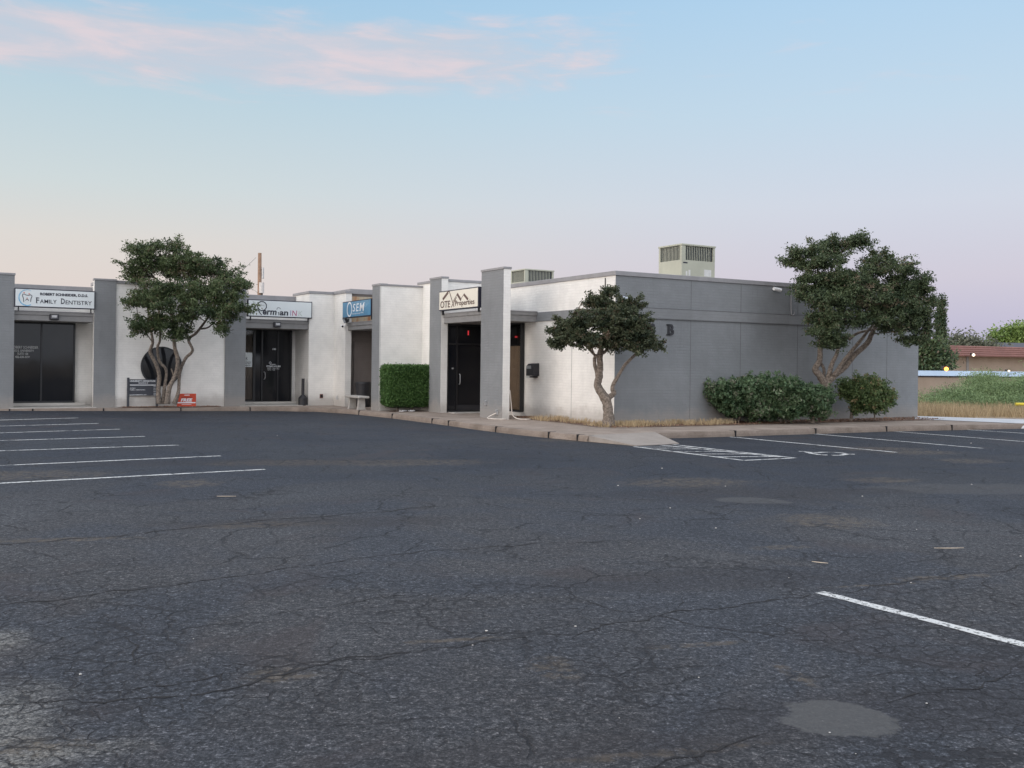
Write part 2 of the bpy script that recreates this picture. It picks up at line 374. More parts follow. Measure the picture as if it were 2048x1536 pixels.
    c = mixc(t, M_(t, 'MULTIPLY', p1, .92), c, pc); c = mixc(t, M_(t, 'MULTIPLY', p2, .6), c, pc); c = mixc(t, M_(t, 'MULTIPLY', p3, .35), c, pc)
    # pale grit
    vg = t.nodes.new('ShaderNodeTexVoronoi'); vg.inputs['Scale'].default_value = 26; t.links.new(v, vg.inputs['Vector'])
    gr = M_(t, 'MULTIPLY', maprange(t, vg.outputs['Distance'], .10, .06), maprange(t, noise(t, v, 11, 2), .60, .66))
    c = mixc(t, M_(t, 'MULTIPLY', gr, .7), c, (.34, .33, .31, 1))
    vor3 = t.nodes.new('ShaderNodeTexVoronoi'); vor3.feature = 'DISTANCE_TO_EDGE'; vor3.inputs['Scale'].default_value = 15; t.links.new(wv.outputs[0], vor3.inputs['Vector'])
    k3 = M_(t, 'MULTIPLY', maprange(t, vor3.outputs[0], .08, .015), M_(t, 'MULTIPLY', M_(t, 'MULTIPLY', maprange(t, noise(t, v, 1.3, 3), .43, .56), maprange(t, sp.outputs[1], 8., 4.)), M_(t, 'MULTIPLY', M_(t, 'SUBTRACT', 1., p1), .55)))
    c = mixc(t, k3, c, (.012, .012, .015, 1))
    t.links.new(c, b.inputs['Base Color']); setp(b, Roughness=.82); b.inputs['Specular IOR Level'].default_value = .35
    h = M_(t, 'SUBTRACT', M_(t, 'ADD', fine, M_(t, 'MULTIPLY', med, .4)), M_(t, 'MULTIPLY', k, 1.6))
    bump(t, b, h, 1., .014)
    return m
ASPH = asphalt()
def earth(name, a, b_, s=3, bs=.6):
    m, t, b = new(name); v = ground_coords(t)
    n = M_(t, 'ADD', M_(t, 'MULTIPLY', noise(t, v, s, 5, .65), .6), M_(t, 'MULTIPLY', noise(t, v, 40, 4, .7), .4))
    t.links.new(ramp(t, n, [(.34, a+(1,)), (.64, b_+(1,))]), b.inputs['Base Color']); setp(b, Roughness=.95)
    bump(t, b, noise(t, v, 30, 5, .7), bs, .03); return m
SIDEW = earth('exposed_aggregate_walk', (.20, .155, .125), (.36, .30, .25), 1.6)
CURBM = earth('curb_concrete', (.15, .115, .09), (.29, .24, .20), 2.2, .4)
RAMPM = earth('ramp_concrete', (.22, .19, .165), (.33, .295, .26), 1.5, .2)
PATHM = earth('pale_concrete_path', (.42, .44, .46), (.56, .57, .58), 1.5, .15)
SOIL = earth('bed_soil', (.10, .065, .05), (.24, .165, .12), 5, 1.)
DIRT = earth('dry_field_ground', (.24, .18, .12), (.42, .33, .22), 1.2, 1.)
def paintm():
    m, t, b = new('road_paint'); v = ground_coords(t)
    n = noise(t, v, 30, 5, .75); n2 = noise(t, v, 3.5, 4, .6)
    f = M_(t, 'MULTIPLY', maprange(t, n, .62, .50), maprange(t, n2, .72, .50))
    t.links.new(ramp(t, n, [(.3, (.50, .51, .50, 1)), (.7, (.72, .72, .70, 1))]), b.inputs['Base Color'])
    tr = t.nodes.new('ShaderNodeBsdfTransparent'); mx = t.nodes.new('ShaderNodeMixShader'); t.links.new(f, mx.inputs[0])
    t.links.new(tr.outputs[0], mx.inputs[1]); t.links.new(b.outputs[0], mx.inputs[2]); t.links.new(mx.outputs[0], t.nodes['Material Output'].inputs[0])
    setp(b, Roughness=.8); bump(t, b, n, .5, .01); return m
PAINT = paintm()
CRACK = simple('crack_fill', (.014, .013, .014), .95, 0, .3)

# ------------------------------------------------------------ ground, lot, walks
def smooth(a, b, x):
    x = min(1, max(0, (x-a)/(b-a))); return x*x*(3-2*x)
def lotz(x, y): return .10*min(1, max(0, (-x-7.)/8.5))*smooth(23, 29, y)
bm = bmesh.new(); box(bm, -900, 900, -600, 1600, -.6, -.06); tag(mk('ground', bm, DIRT), 'dry open ground reaching the horizon', kind='structure')
bm = bmesh.new(); nx, ny = 80, 60; vs = {}
for j in range(ny+1):
    for i in range(nx+1):
        x = -40+80*i/nx; y = -20+55*j/ny; vs[i, j] = bm.verts.new((x, y, lotz(x, y)))
for j in range(ny):
    for i in range(nx): bm.faces.new((vs[i, j], vs[i+1, j], vs[i+1, j+1], vs[i, j+1]))
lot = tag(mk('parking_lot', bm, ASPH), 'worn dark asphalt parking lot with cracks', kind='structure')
def onlot(p, dz=.004): return Vector((p.x, p.y, lotz(p.x, p.y)+dz))
def strip(bm, a, b, wd, dz=.004, ragged=0):
    d = (b-a); L = d.length; d.normalize(); n = Vector((-d.y, d.x, 0)); k = max(2, int(L/.25)); pr = None
    for i in range(k+1):
        p = a+d*(L*i/k); r1 = wd/2+random.uniform(-ragged, ragged); r2 = wd/2+random.uniform(-ragged, ragged)
        q = [bm.verts.new(onlot(p-n*r1, dz)), bm.verts.new(onlot(p+n*r2, dz))]
        if pr: bm.faces.new((pr[0], q[0], q[1], pr[1]))
        pr = q
random.seed(3)
def Gx(px, py):      # pixel on the lot surface (iterates over its slight rise)
    p = G(px, py)
    for _ in range(6): p = G(px, py, lotz(p.x, p.y))
    return p
lines = [((0,840.5),(157,836)), ((0,852.5),(197,847)), ((0,866),(240,858.5)), ((0,881.5),(290,873)), ((0,902),(357,890.5)), ((0,931.5),(441,912)), ((0,967),(530,939)),
         ((1460,874),(1793,905)), ((1630,868),(1967,897)), ((1782,862.5),(2048,883.4)), ((1916,858.5),(2048,866.8)), ((2048,1290),(1640,1185))]
for i, (a, b) in enumerate(lines):
    A, B = Gx(*a), Gx(*b)
    bm = bmesh.new()
    if i < 7: A = B+(A-B).normalized()*5.3
    if i in (9, 10): B = A+(B-A).normalized()*5.2
    if i == 11: A = B+(A-B).normalized()*5.0
    strip(bm, A, B, .10, ragged=.008); mk('painted_line', bm, PAINT, lot)
bm = bmesh.new()                                   # hatched aisle
q0, q1, q2, q3 = G(1268, 893.6), G(1488, 921.3), G(1591, 916.5), G(1346, 889.5)
for a, b in ((q0, q1), (q1, q2), (q2, q3), (G(1322, 890.5), G(1560, 914.6))): strip(bm, a, b, .09, .005, .006)
for t0, t1 in ((.02, .0), (.16, .16), (.36, .34), (.55, .52), (.74, .70)):
    strip(bm, q0.lerp(q1, t0*1.0+.04), q3.lerp(q2, min(1, t1+.22)), .08, .009, .006)
mk('hatched_aisle', bm, PAINT, lot)
# worn wheelchair symbol
bm = bmesh.new()
def sp_(px, py): return G(px, py)
for pl in (((1597,903),(1612,903.5),(1622,907),(1640,910),(1655,910.5)), ((1664,911),(1680,911),(1690,909.5),(1694,908.5),(1710,909)), ((1640,905),(1660,904.5),(1682,906),(1692,908)), ((1610,903.5),(1626,905.5),(1644,905.5))):
    for a, b in zip(pl, pl[1:]): strip(bm, sp_(*a), sp_(*b), .10, .005, .015)
mk('accessible_symbol', bm, PAINT, lot)
# long cracks
bm = bmesh.new(); rc = random.Random(11)
def crack(pts, wd, depth=0):
    P3 = [pts[0]]
    for a, b in zip(pts, pts[1:]):
        n = max(2, int((b-a).length/.05)); d = (b-a); nn = Vector((-d.y, d.x, 0)).normalized(); ph = rc.random()*6
        off = 0
        for i in range(1, n+1):
            off = off*.85+rc.uniform(-.028, .028); P3.append(a+d*(i/n)+nn*(off*min(1, (n-i)/3)+.03*math.sin(i*.35+ph)*min(1, (n-i)/5)))
    pr = None
    for i, p in enumerate(P3):
        d = (P3[min(i+1, len(P3)-1)]-P3[max(0, i-1)]).normalized(); n = Vector((-d.y, d.x, 0))
        ww = wd*(.25+rc.random()**1.5*1.5)*(min(1, i/4)*min(1, (len(P3)-1-i)/4)+.05)
        q = [bm.verts.new(onlot(p-n*ww, .0025)), bm.verts.new(onlot(p+n*ww, .0025))]
        if pr: bm.faces.new((pr[0], q[0], q[1], pr[1]))
        pr = q
        if depth < 2 and rc.random() < (.085 if depth == 0 else .03):
            ang = rc.choice((-1, 1))*rc.uniform(.5, 1.3); L = rc.uniform(.15, .6)/(1+depth)
            dd = Vector((d.x*math.cos(ang)-d.y*math.sin(ang), d.x*math.sin(ang)+d.y*math.cos(ang), 0)); crack([p, p+dd*L], wd*.55, depth+1)
for pl, wd in (([(-60,1418),(150,1398),(330,1395),(540,1352),(760,1312),(1024,1278),(1200,1255),(1330,1228),(1480,1212),(1640,1188)], .007),
               ([(-40,1215),(200,1187),(420,1160),(700,1118),(1000,1092),(1250,1080)], .008),
               ([(-40,1092),(200,1075),(440,1050),(680,1030),(880,1012)], .012),
               ([(1180,1560),(1350,1515),(1480,1482),(1545,1466)], .006), ([(1760,1408),(1880,1385),(2090,1330)], .006),
               ([(150,1400),(300,1372),(520,1345)], .005), ([(250,1340),(265,1310),(240,1270)], .004), ([(440,1440),(470,1475),(455,1500)], .004),
               ([(1650,1187),(1800,1168),(1900,1155),(2090,1125)], .009), ([(430,1322),(560,1335),(700,1318),(900,1300)], .004), ([(560,1210),(620,1236),(820,1250)], .004),
               ([(1100,1190),(1250,1225),(1480,1262),(1700,1290)], .004), ([(1960,1150),(1985,1200),(2060,1225)], .005), ([(500,1240),(640,1215),(860,1185)], .004)):
    crack([G(*p) for p in pl], wd)
mk('asphalt_cracks', bm, CRACK, lot)
# curb line (front edge), world points
curbL = [W(-30, 11.0), Vector((-15.8, 28.2, 0)), Vector((-10.4, 30.75, 0)), Vector((-7.6, 32.2, 0)), Vector((-6.4, 32.2, 0)), Vector((-5.1, 31.1, 0)), Vector((-3.5, 28.9, 0)), Vector((-2.0, 26.4, 0)), Vector((-.77, 24.15, 0)), Vector((.2, 22.6, 0)), Vector((1.63, 20.8, 0))]
curbR = [Vector((3.25, 22.0, 0)), Vector((5.2, 23.0, 0)), Vector((7.45, 24.25, 0)), Vector((9.75, 25.55, 0)), Vector((14.35, 27.6, 0)), Vector((20, 30.2, 0))]
back = [Vector((26, 60, 0)), Vector((-30, 60, 0))]
foot = curbL+curbR
walk_poly = [p for p in foot]+[Vector((20.4, 31.4, 0)), W(12.1, -.3), W(12.0, 14), W(-26, 26)]
bm = bmesh.new(); prism(bm, [(p.x, p.y) for p in walk_poly], -.3, .13)
tag(mk('sidewalk', bm, SIDEW), 'tan exposed aggregate sidewalk along the shops', kind='structure')
def curb_strip(pts, name):
    bm = bmesh.new(); pr = None
    for i, p in enumerate(pts):
        d = (pts[min(i+1, len(pts)-1)]-pts[max(0, i-1)]).normalized(); n = Vector((-d.y, d.x, 0))
        prof = [(-.035, -.2), (-.03, .06), (-.012, .125), (.02, .136), (.16, .137), (.16, -.2)]
        q = [bm.verts.new((p.x+n.x*a, p.y+n.y*a, z)) for a, z in prof]
        if pr:
            for k in range(5): bm.faces.new((pr[k], q[k], q[k+1], pr[k+1]))
        pr = q
    return mk(name, bm, CURBM)
def dense(pts, s=.5):
    o = []
    for a, b in zip(pts, pts[1:]):
        n = max(1, int((b-a).length/s)); o += [a.lerp(b, i/n) for i in range(n)]
    return o+[pts[-1]]
c1 = tag(curb_strip(dense(curbL), 'curb'), 'concrete curb along the shops', kind='structure'); c2 = tag(curb_strip(dense(curbR), 'curb'), 'concrete curb beside the accessible bays', kind='structure')
bm = bmesh.new()
for pts, xs in ((curbL, [(22,822),(62,822),(205,822),(360,822),(500,822),(720,829),(787,836),(867,846),(898,850),(992,864),(1098,877),(1160,883)]), (curbR, [(1469,872.7),(1628.6,867.6),(1770.6,861.7),(1900,858)])):
    dn = dense(pts, .1)
    for px, py in xs:
        g = G(px, py, .03); i = min(range(1, len(dn)-1), key=lambda k: abs(dn[k].x/dn[k].y-g.x/g.y)); p = dn[i]; d = (dn[i+1]-dn[i-1]).normalized(); n = Vector((-d.y, d.x, 0))
        for s_ in (0,):
            vv = [(p+d*a+n*b_) for a, b_ in ((-.018, -.042), (.018, -.042), (.018, .17), (-.018, .17))]
            prism(bm, [(q.x, q.y) for q in vv], -.05, .140)
mk('expansion_joint', bm, CRACK, c1)
bm = bmesh.new()                                     # ramp
rt = [Vector((1.58, 20.86, .139)), Vector((3.22, 22.1, .139)), Vector((3.50, 20.55, .012)), Vector((2.50, 19.85, .012))]
top = [bm.verts.new(p) for p in rt]; bot = [bm.verts.new((p.x, p.y, -.05)) for p in rt]
bm.faces.new(top)
for i in range(4): bm.faces.new((top[i], bot[i], bot[(i+1) % 4], top[(i+1) % 4]))
bmesh.ops.recalc_face_normals(bm, faces=bm.faces[:])
tag(mk('curb_ramp', bm, RAMPM), 'pale concrete curb ramp at the hatched aisle', kind='structure')
# flare of the walk left of the ramp
bm = bmesh.new()
fl = [Vector((1.60, 20.90, .135)), Vector((2.5, 19.85, .008)), Vector((1.45, 20.88, .008)), Vector((.9, 21.6, .008)), Vector((1.0, 21.62, .135))]
bm.faces.new([bm.verts.new(p) for p in fl[::-1]]); tag(mk('curb_flare', bm, CURBM), 'sloping curb end', kind='structure')
# beds
def sheet(name, pts, z, mat, label):
    bm = bmesh.new(); f = bm.faces.new([bm.verts.new((p.x, p.y, z)) for p in pts])
    bmesh.ops.triangulate(bm, faces=[f]); bmesh.ops.recalc_face_normals(bm, faces=bm.faces[:])
    for f in bm.faces:
        if f.normal.z < 0: f.normal_flip()
    return tag(mk(name, bm, mat), label, kind='structure')
sheet('planting_bed', [W(-.35, 4.2), W(-.9, 3.4), W(-.85, 1.2), W(-1.0, -.7), W(.5, -1.15), W(11.2, -1.25), W(11.5, -.3), W(11.5, .2), W(0.2, .3), W(.1, 4.5)], .136, SOIL, 'bare soil and leaf litter along the grey wall')
sheet('planting_bed', [W(-9.8, 12.02), W(-6.9, 12.02), W(-6.7, 12.6), W(-9.9, 12.6)], .137, SOIL, 'small soil bed below the round window')
sheet('planting_bed', [W(-2.8, 7.55), W(-1.7, 7.5), W(-1.7, 8.4), W(-2.8, 8.4)], .136, SOIL, 'soil strip under the clipped hedge')
pth = [G(1830, 838, .14), G(2080, 848.5, .14), G(2400, 862, .14), G(2400, 846, .14), G(2080, 840, .14), G(1830, 832, .14)]
sheet('footpath', pth, .142, PATHM, 'pale concrete path beyond the grey wall corner')
vp = [G(1815, 838, .12), G(2500, 862, .12), Vector((60, 70, .12)), Vector((14, 70, .12))]
sheet('verge', vp, .10, DIRT, 'dry weedy ground beyond the path')
bm = bmesh.new(); c = G(2058, 857, .0); bmesh.ops.create_uvsphere(bm, u_segments=24, v_segments=12, radius=1)
for v in bm.verts: v.co = Vector((c.x+v.co.x*.75, c.y+v.co.y*.5+.3, max(0, v.co.z)*.16+.0))
tag(mk('concrete_island', bm, PATHM, smooth=True), 'rounded concrete kerb nose at the right edge', kind='structure')

# ------------------------------------------------------------ buildings
def wallbox(parent, u0, u1, v0, v1, z0, z1, mats, coping=True, name='wall', cz=.17):
    # mats: (front(-v), left(-u), rest)
    bm = bmesh.new(); fs = box(bm, u0, u1, v0, v1, z0, z1-cz if coping else z1)
    ms = []
    for m in mats:
        if m not in ms: ms.append(m)
    for k, f in enumerate(fs): f.material_index = ms.index(mats[0] if k == 2 else mats[1] if k == 4 else mats[2])
    o = mk(name, bm, ms, parent)
    if coping:
        bx('coping', (u0-.03, u1+.03, v0-.03, v1+.03, z1-cz, z1), COPING, parent, bevel=.008)
    return o
def pane(parent, name, rect, axis, mat, off, th=.012):
    a0, a1, z0, z1 = rect
    bm = bmesh.new()
    if axis == 'v': q_ = ((a0, off, z0), (a1, off, z0), (a1, off, z1), (a0, off, z1))
    else: q_ = ((off, a1, z0), (off, a0, z0), (off, a0, z1), (off, a1, z1))
    bm.faces.new([bm.verts.new(p) for p in q_])
    return mk(name, bm, mat, parent)
def frame(parent, a0, a1, z0, z1, axis, off, w_=.05, th=.06, mull=(), trans=(), name='frame'):
    bm = bmesh.new()
    rs = [(a0, a0+w_, z0, z1), (a1-w_, a1, z0, z1), (a0+w_, a1-w_, z1-w_, z1), (a0+w_, a1-w_, z0, z0+w_)]+[(m-w_/2, m+w_/2, z0+w_, z1-w_) for m in mull]
    for r in rs:
        box(bm, *((r[0], r[1], off, off+th) if axis == 'v' else (off, off+th, r[0], r[1])), r[2], r[3])
    xs = [a0+w_]+[x for m in mull for x in (m-w_/2, m+w_/2)]+[a1-w_]
    for z in trans:
        for i in range(0, len(xs), 2): box(bm, *((xs[i], xs[i+1], off, off+th) if axis == 'v' else (off, off+th, xs[i], xs[i+1])), z-w_/2, z+w_/2)
    return mk(name, bm, BLACK, parent)
def wavy(parent, name, a0, a1, z0, z1, axis, off, mat, n=10, amp=.02):
    bm = bmesh.new(); K = n*6; pr = None
    for i in range(K+1):
        a = a0+(a1-a0)*i/K; o = off+amp*math.sin(i*2*math.pi/6)*(.7+.3*math.sin(i*.37))
        q = [bm.verts.new((a, o, z) if axis == 'v' else (o, a, z)) for z in (z0, z1)]
        if pr: bm.faces.new((pr[0], q[0], q[1], pr[1]))
        pr = q
    return mk(name, bm, mat, parent, smooth=True)

# text & strokes in a sign frame: x to the right, z up, front is -y
def text(parent, s, x0, x1, z0, z1, mat, y=-.012, shear=0, name='lettering', bold=0., slope=0):
    cu = bpy.data.curves.new('t', 'FONT'); cu.body = s; cu.size = 1; cu.offset = bold; cu.resolution_u = 3
    to = bpy.data.objects.new('t', cu); COL.objects.link(to); bpy.context.view_layer.update()
    dg = bpy.context.evaluated_depsgraph_get(); me = bpy.data.meshes.new_from_object(to.evaluated_get(dg))
    bpy.data.objects.remove(to); me.name = name
    co = [v.co.copy() for v in me.vertices]
    if not co: return None
    for c in co: c.x += c.y*shear
    mx0, mx1 = min(c.x for c in co), max(c.x for c in co); my0, my1 = min(c.y for c in co), max(c.y for c in co)
    for v, c in zip(me.vertices, co):
        fx = (c.x-mx0)/(mx1-mx0); fz = (c.y-my0)/(my1-my0)
        v.co = (x0+fx*(x1-x0), y, z0+fz*(z1-z0))
    o = bpy.data.objects.new(name, me); COL.objects.link(o); me.materials.append(mat); o.parent = parent
    return o
def strokes(parent, name, polys, mat, y=-.012):
    """polys: list of (points, width | (w0, w1), closed) ribbons, or (points, None) filled polygons"""
    bm = bmesh.new()
    for k, pl in enumerate(polys):
        pts, wd = pl[0], pl[1]; closed = len(pl) > 2 and pl[2]; yy = y-.0008*(k % 3)
        if wd is None:
            f = bm.faces.new([bm.verts.new((p[0], yy, p[1])) for p in pts]); continue
        n = len(pts); pr = None; first = None
        for i in range(n+(1 if closed else 0)):
            p = pts[i % n]
            a = pts[(i-1) % n] if closed or i > 0 else p; b = pts[(i+1) % n] if closed or i < n-1 else p
            dx, dz = b[0]-a[0], b[1]-a[1]; L = math.hypot(dx, dz) or 1; nx_, nz_ = -dz/L, dx/L
            ww = (wd if isinstance(wd, (int, float)) else wd[0]+(wd[1]-wd[0])*i/max(1, n-1))/2
            q = [bm.verts.new((p[0]-nx_*ww, yy, p[1]-nz_*ww)), bm.verts.new((p[0]+nx_*ww, yy, p[1]+nz_*ww))]
            if pr: bm.faces.new((pr[0], q[0], q[1], pr[1]))
            pr = q
    return mk(name, bm, mat, parent)
def arc(cx, cz, rx, rz, a0, a1, n=28): return [(cx+rx*math.cos(R(a0+(a1-a0)*i/n)), cz+rz*math.sin(R(a0+(a1-a0)*i/n))) for i in range(n+1)]

BE = thing('office_building', 'white and grey painted brick office block with the long grey end wall', 'building', W(0, 0, 0), A30)
g3 = (SGRAY, WHITE, WHITE)
wallbox(BE, 0, 11.54, 0, 16, -.2, 4.0, g3, cz=.115)
wallbox(BE, -1.45, .3, 6.9, 8.7, -.2, 4.2, (WHITE, WHITE, WHITE), cz=.08)
wallbox(BE, -2.87, -1.0, 8.35, 8.70, -.2, 4.07, (WHITE, GRAY, WHITE), cz=.06)
wallbox(BE, -1.27, .25, 8.65, 11.7, -.2, 3.95, (WHITE, WHITE, WHITE))
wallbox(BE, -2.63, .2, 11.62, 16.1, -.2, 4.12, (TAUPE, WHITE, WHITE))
def pillar(parent, u0, u1, v0, v1, h, mats):
    bm = bmesh.new(); fs = box(bm, u0, u1, v0, v1, -.2, h-.06)
    ms = list(dict.fromkeys(mats))
    for k, f in enumerate(fs): f.material_index = ms.index(mats[0] if k == 2 else mats[1] if k == 4 else mats[2])
    o = mk('pillar', bm, ms, parent)
    bx('pillar_cap', (u0-.02, u1+.02, v0-.02, v1+.02, h-.06, h), COPING, o, bevel=.006)
    return o
pillar(BE, -1.60, -1.38, 2.876, 4.135, 4.24, (WHITE, GRAY, WHITE))
pillar(BE, -1.60, -1.38, 6.68, 7.49, 4.25, (WHITE, GRAY, WHITE))
pillar(BE, -2.89, -2.66, 8.375, 9.0, 4.085, (WHITE, GRAY, WHITE))
# belt course, wall joints
bm = bmesh.new(); box(bm, -.025, 11.56, -.025, 0, 2.84, 3.10); box(bm, -.025, 0, 0, 3.75, 2.84, 3.10)
mk('belt_course', bm, [GRAY], BE, bevel=.006)
bm = bmesh.new()
for u in (2.45, 4.2, 6.35, 8.6, 10.1):
    for z0, z1 in ((.13, 2.84), (3.1, 3.88)): box(bm, u-.006, u+.006, -.003, .01, z0, z1)
for z in (2.832, 3.108): box(bm, 0, 11.5, -.027, .0, z-.007, z+.007)
for v in (1.95,):
    box(bm, -.003, .01, v-.005, v+.005, .13, 2.84)
mk('wall_joint', bm, simple('joint_shadow_gap', (.12, .122, .125), .9), BE)
# canopy over the properties office
def canopy(parent, u0, u1, v0, v1, z0, z1, name='canopy'):
    c = bx(name, (u0, u1, v0, v1, z0, z1-.06), FASCIA, parent, bevel=.006)
    bx('canopy_board', (u0-.03, u1+.01, v0-.03, v1-.0, z1-.12, z1-.02), FASCIA, c, bevel=.005)
    bx('drip_edge', (u0-.045, u1-.02, v0-.045, v1-.02, z1-.02, z1), COPING, c)
    return c
canopy(BE, -1.50, -.002, 3.75, 6.88, 2.83, 3.13)
canopy(BE, -2.78, -1.28, 9.02, 11.55, 2.70, 2.96)
# window right of the slab pillar
wn = bx('window', (-.02, -.002, 4.44, 6.80, .26, 2.82), BLACK, BE)
wavy(wn, 'curtain', 4.5, 6.7, .30, 2.16, 'u', -.05, CURT, 12, .02)
pane(wn, 'pane', (4.47, 6.78, .28, 2.82), 'u', GLASSC, -.10)
frame(wn, 4.42, 6.82, .24, 2.83, 'u', -.13, .045, .10)
bx('window_sill', (-.16, 0, 4.35, 6.85, .13, .235), WHITE, BE)
# exit light seen through the glass
bx('exit_light', (-.06, -.03, 4.80, 4.90, 2.40, 2.45), REDLED, wn)
# properties door, facing the lot
dr = bx('door', (-1.36, -.12, 6.80, 6.895, .14, 2.83), BLACK, BE)
pane(dr, 'pane', (-1.30, -.18, .2, 2.78), 'v', GLASS, 6.775)
frame(dr, -1.375, -.1, .14, 2.83, 'v', 6.73, .055, .07, mull=(-1.02,), trans=(2.22,))
bx('exit_light', (-.65, -.61, 6.765, 6.772, 2.50, 2.64), REDLED, dr)
bm = bmesh.new(); tube(bm, [(-.95, 6.72, 1.0), (-.95, 6.66, 1.02), (-.95, 6.66, 1.28), (-.95, 6.72, 1.30)], .013, 8)
mk('handle', bm, STEEL, dr, smooth=False)
bx('lock', (-1.20, -1.15, 6.70, 6.735, 1.45, 1.50), STEEL, dr)
bx('kick_plate', (-.98, -.2, 6.755, 6.775, .2, .36), IRON, dr)
bm = bmesh.new(); box(bm, -1.33, -.1, 6.2, 6.9, .10, .15); mk('doorstep', bm, CONC, BE)
# conduit on grey wall
bm = bmesh.new(); tube(bm, [(6.05, -.03, 3.95), (6.05, -.035, 3.5), (6.06, -.035, 3.16), (6.11, -.04, 3.10), (6.18, -.035, 3.14), (6.16, -.035, 3.20)], .014, 8)
mk('conduit', bm, COPING, BE)
bm = bmesh.new(); box(bm, -.022, -.002, .42, .44, 3.1, 3.85); mk('cable', bm, IRON, BE)
# OSEM doorway: rusted panel over the sign
ru = simple('rusty_panel', (.50, .42, .27), .8, 0, .35, 3)
def rusty():
    m, t, b = new('rust_stained_panel'); v = t.nodes.new('ShaderNodeTexCoord').outputs['Object']
    mp = t.nodes.new('ShaderNodeMapping'); mp.inputs['Scale'].default_value = (3.4, 3.4, .7); t.links.new(v, mp.inputs[0])
    t.links.new(ramp(t, noise(t, mp.outputs[0], 1.6, 4, .6), [(.40, (.40, .39, .31, 1)), (.54, (.42, .32, .21, 1)), (.68, (.34, .15, .07, 1))]), b.inputs['Base Color']); setp(b, Roughness=.8); return m
bx('metal_panel', (-2.60, -1.45, 11.55, 11.615, 3.0, 3.86), rusty(), BE)
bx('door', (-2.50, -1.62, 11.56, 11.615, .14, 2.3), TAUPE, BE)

AE = thing('office_building', 'white and grey painted brick office wing with the round dark window', 'building', W(0, 0, 0), A30)
wallbox(AE, -24, -2.6, 14.04, 22, -.2, 3.93, (WHITE, WHITE, WHITE))
wallbox(AE, -10.45, -6.2, 12.56, 14.3, -.2, 4.08, (WHITE, WHITE, WHITE), cz=.1)
wallbox(AE, -3.76, -2.61, 12.54, 14.3, -.2, 4.05, (WHITE, WHITE, WHITE), cz=.09)
wallbox(AE, -2.87, -2.66, 11.41, 12.56, -.2, 4.04, (WHITE, WHITE, WHITE), cz=.09)
wallbox(AE, -24, -13.2, 12.56, 14.3, -.2, 4.08, (WHITE, WHITE, WHITE))
pillar(AE, -13.45, -12.78, 12.5, 12.75, 4.14, (GRAY, GRAY, WHITE))
pillar(AE, -10.59, -9.96, 12.5, 12.75, 4.11, (GRAY, WHITE, WHITE))
pillar(AE, -6.60, -5.93, 12.5, 12.75, 4.12, (GRAY, GRAY, WHITE))
canopy(AE, -12.78, -10.6, 12.62, 14.02, 2.76, 3.05); canopy(AE, -5.92, -3.77, 12.60, 14.02, 2.73, 3.03)
for u0, u1 in ((-12.9, -10.5), (-6.1, -3.74)):
    bx('entry_slab', (u0, u1, 12.45, 14.05, .10, .15), CONC, AE)
# round window
RC = (-8.58, 1.42); bm = bmesh.new()
def disc(bm, c, r, y0, y1, n=48):
    a = [bm.verts.new((c[0]+r*math.cos(2*math.pi*k/n), y0, c[1]+r*math.sin(2*math.pi*k/n))) for k in range(n)]
    b = [bm.verts.new((c[0]+r*math.cos(2*math.pi*k/n), y1, c[1]+r*math.sin(2*math.pi*k/n))) for k in range(n)]
    bm.faces.new(a); bm.faces.new(b[::-1])
    for k in range(n): bm.faces.new((a[k], b[k], b[(k+1) % n], a[(k+1) % n]))
disc(bm, RC, .63, 12.50, 12.57); rw = mk('round_window', bm, BLACK, AE)
bm = bmesh.new(); disc(bm, RC, .585, 12.49, 12.499); mk('pane', bm, GLASS, rw)
# dentistry storefront
sf = bx('window', (-12.80, -10.98, 13.98, 14.035, .26, 2.78), BLACK, AE)
pane(sf, 'pane', (-12.75, -11.0, .28, 2.70), 'v', GLASS, 13.95)
frame(sf, -12.8, -10.96, .24, 2.78, 'v', 13.90, .05, .08, mull=(-11.93,))
bx('window_sill', (-12.8, -10.65, 13.86, 14.04, .14, .235), WHITE, AE)
fr = bpy.data.objects.new('window_lettering', None); COL.objects.link(fr); fr.parent = sf; fr.location = (-12.78, 13.945, 0)
for s_, x0, x1, z0, z1 in (('R. ROBERT SCHNEIDER', .0, .78, 1.93, 2.02), ('4682 E. UNIVERSITY', .05, .68, 1.82, 1.90), ('SUITE 106', .25, .54, 1.71, 1.79), ('432-530-3339', .20, .58, 1.60, 1.68)):
    pass
bpy.data.objects.remove(fr)
def at_text(parent, s, u0, u1, v, z0, z1, mat, bold=.02, name='lettering', shear=0):
    return text(parent, s, u0, u1, z0, z1, mat, y=v, bold=bold, name=name, shear=shear)
for s_, x0, x1, z0, z1 in (('R. ROBERT SCHNEIDER', -12.84, -12.02, 1.925, 2.005), ('4682 E. UNIVERSITY', -12.76, -12.14, 1.825, 1.895), ('SUITE 106', -12.60, -12.30, 1.73, 1.80), ('432-530-3339', -12.66, -12.26, 1.63, 1.70)):
    at_text(sf, s_, x0, x1, 13.944, z0, z1, INKG if False else LABELP, .012)
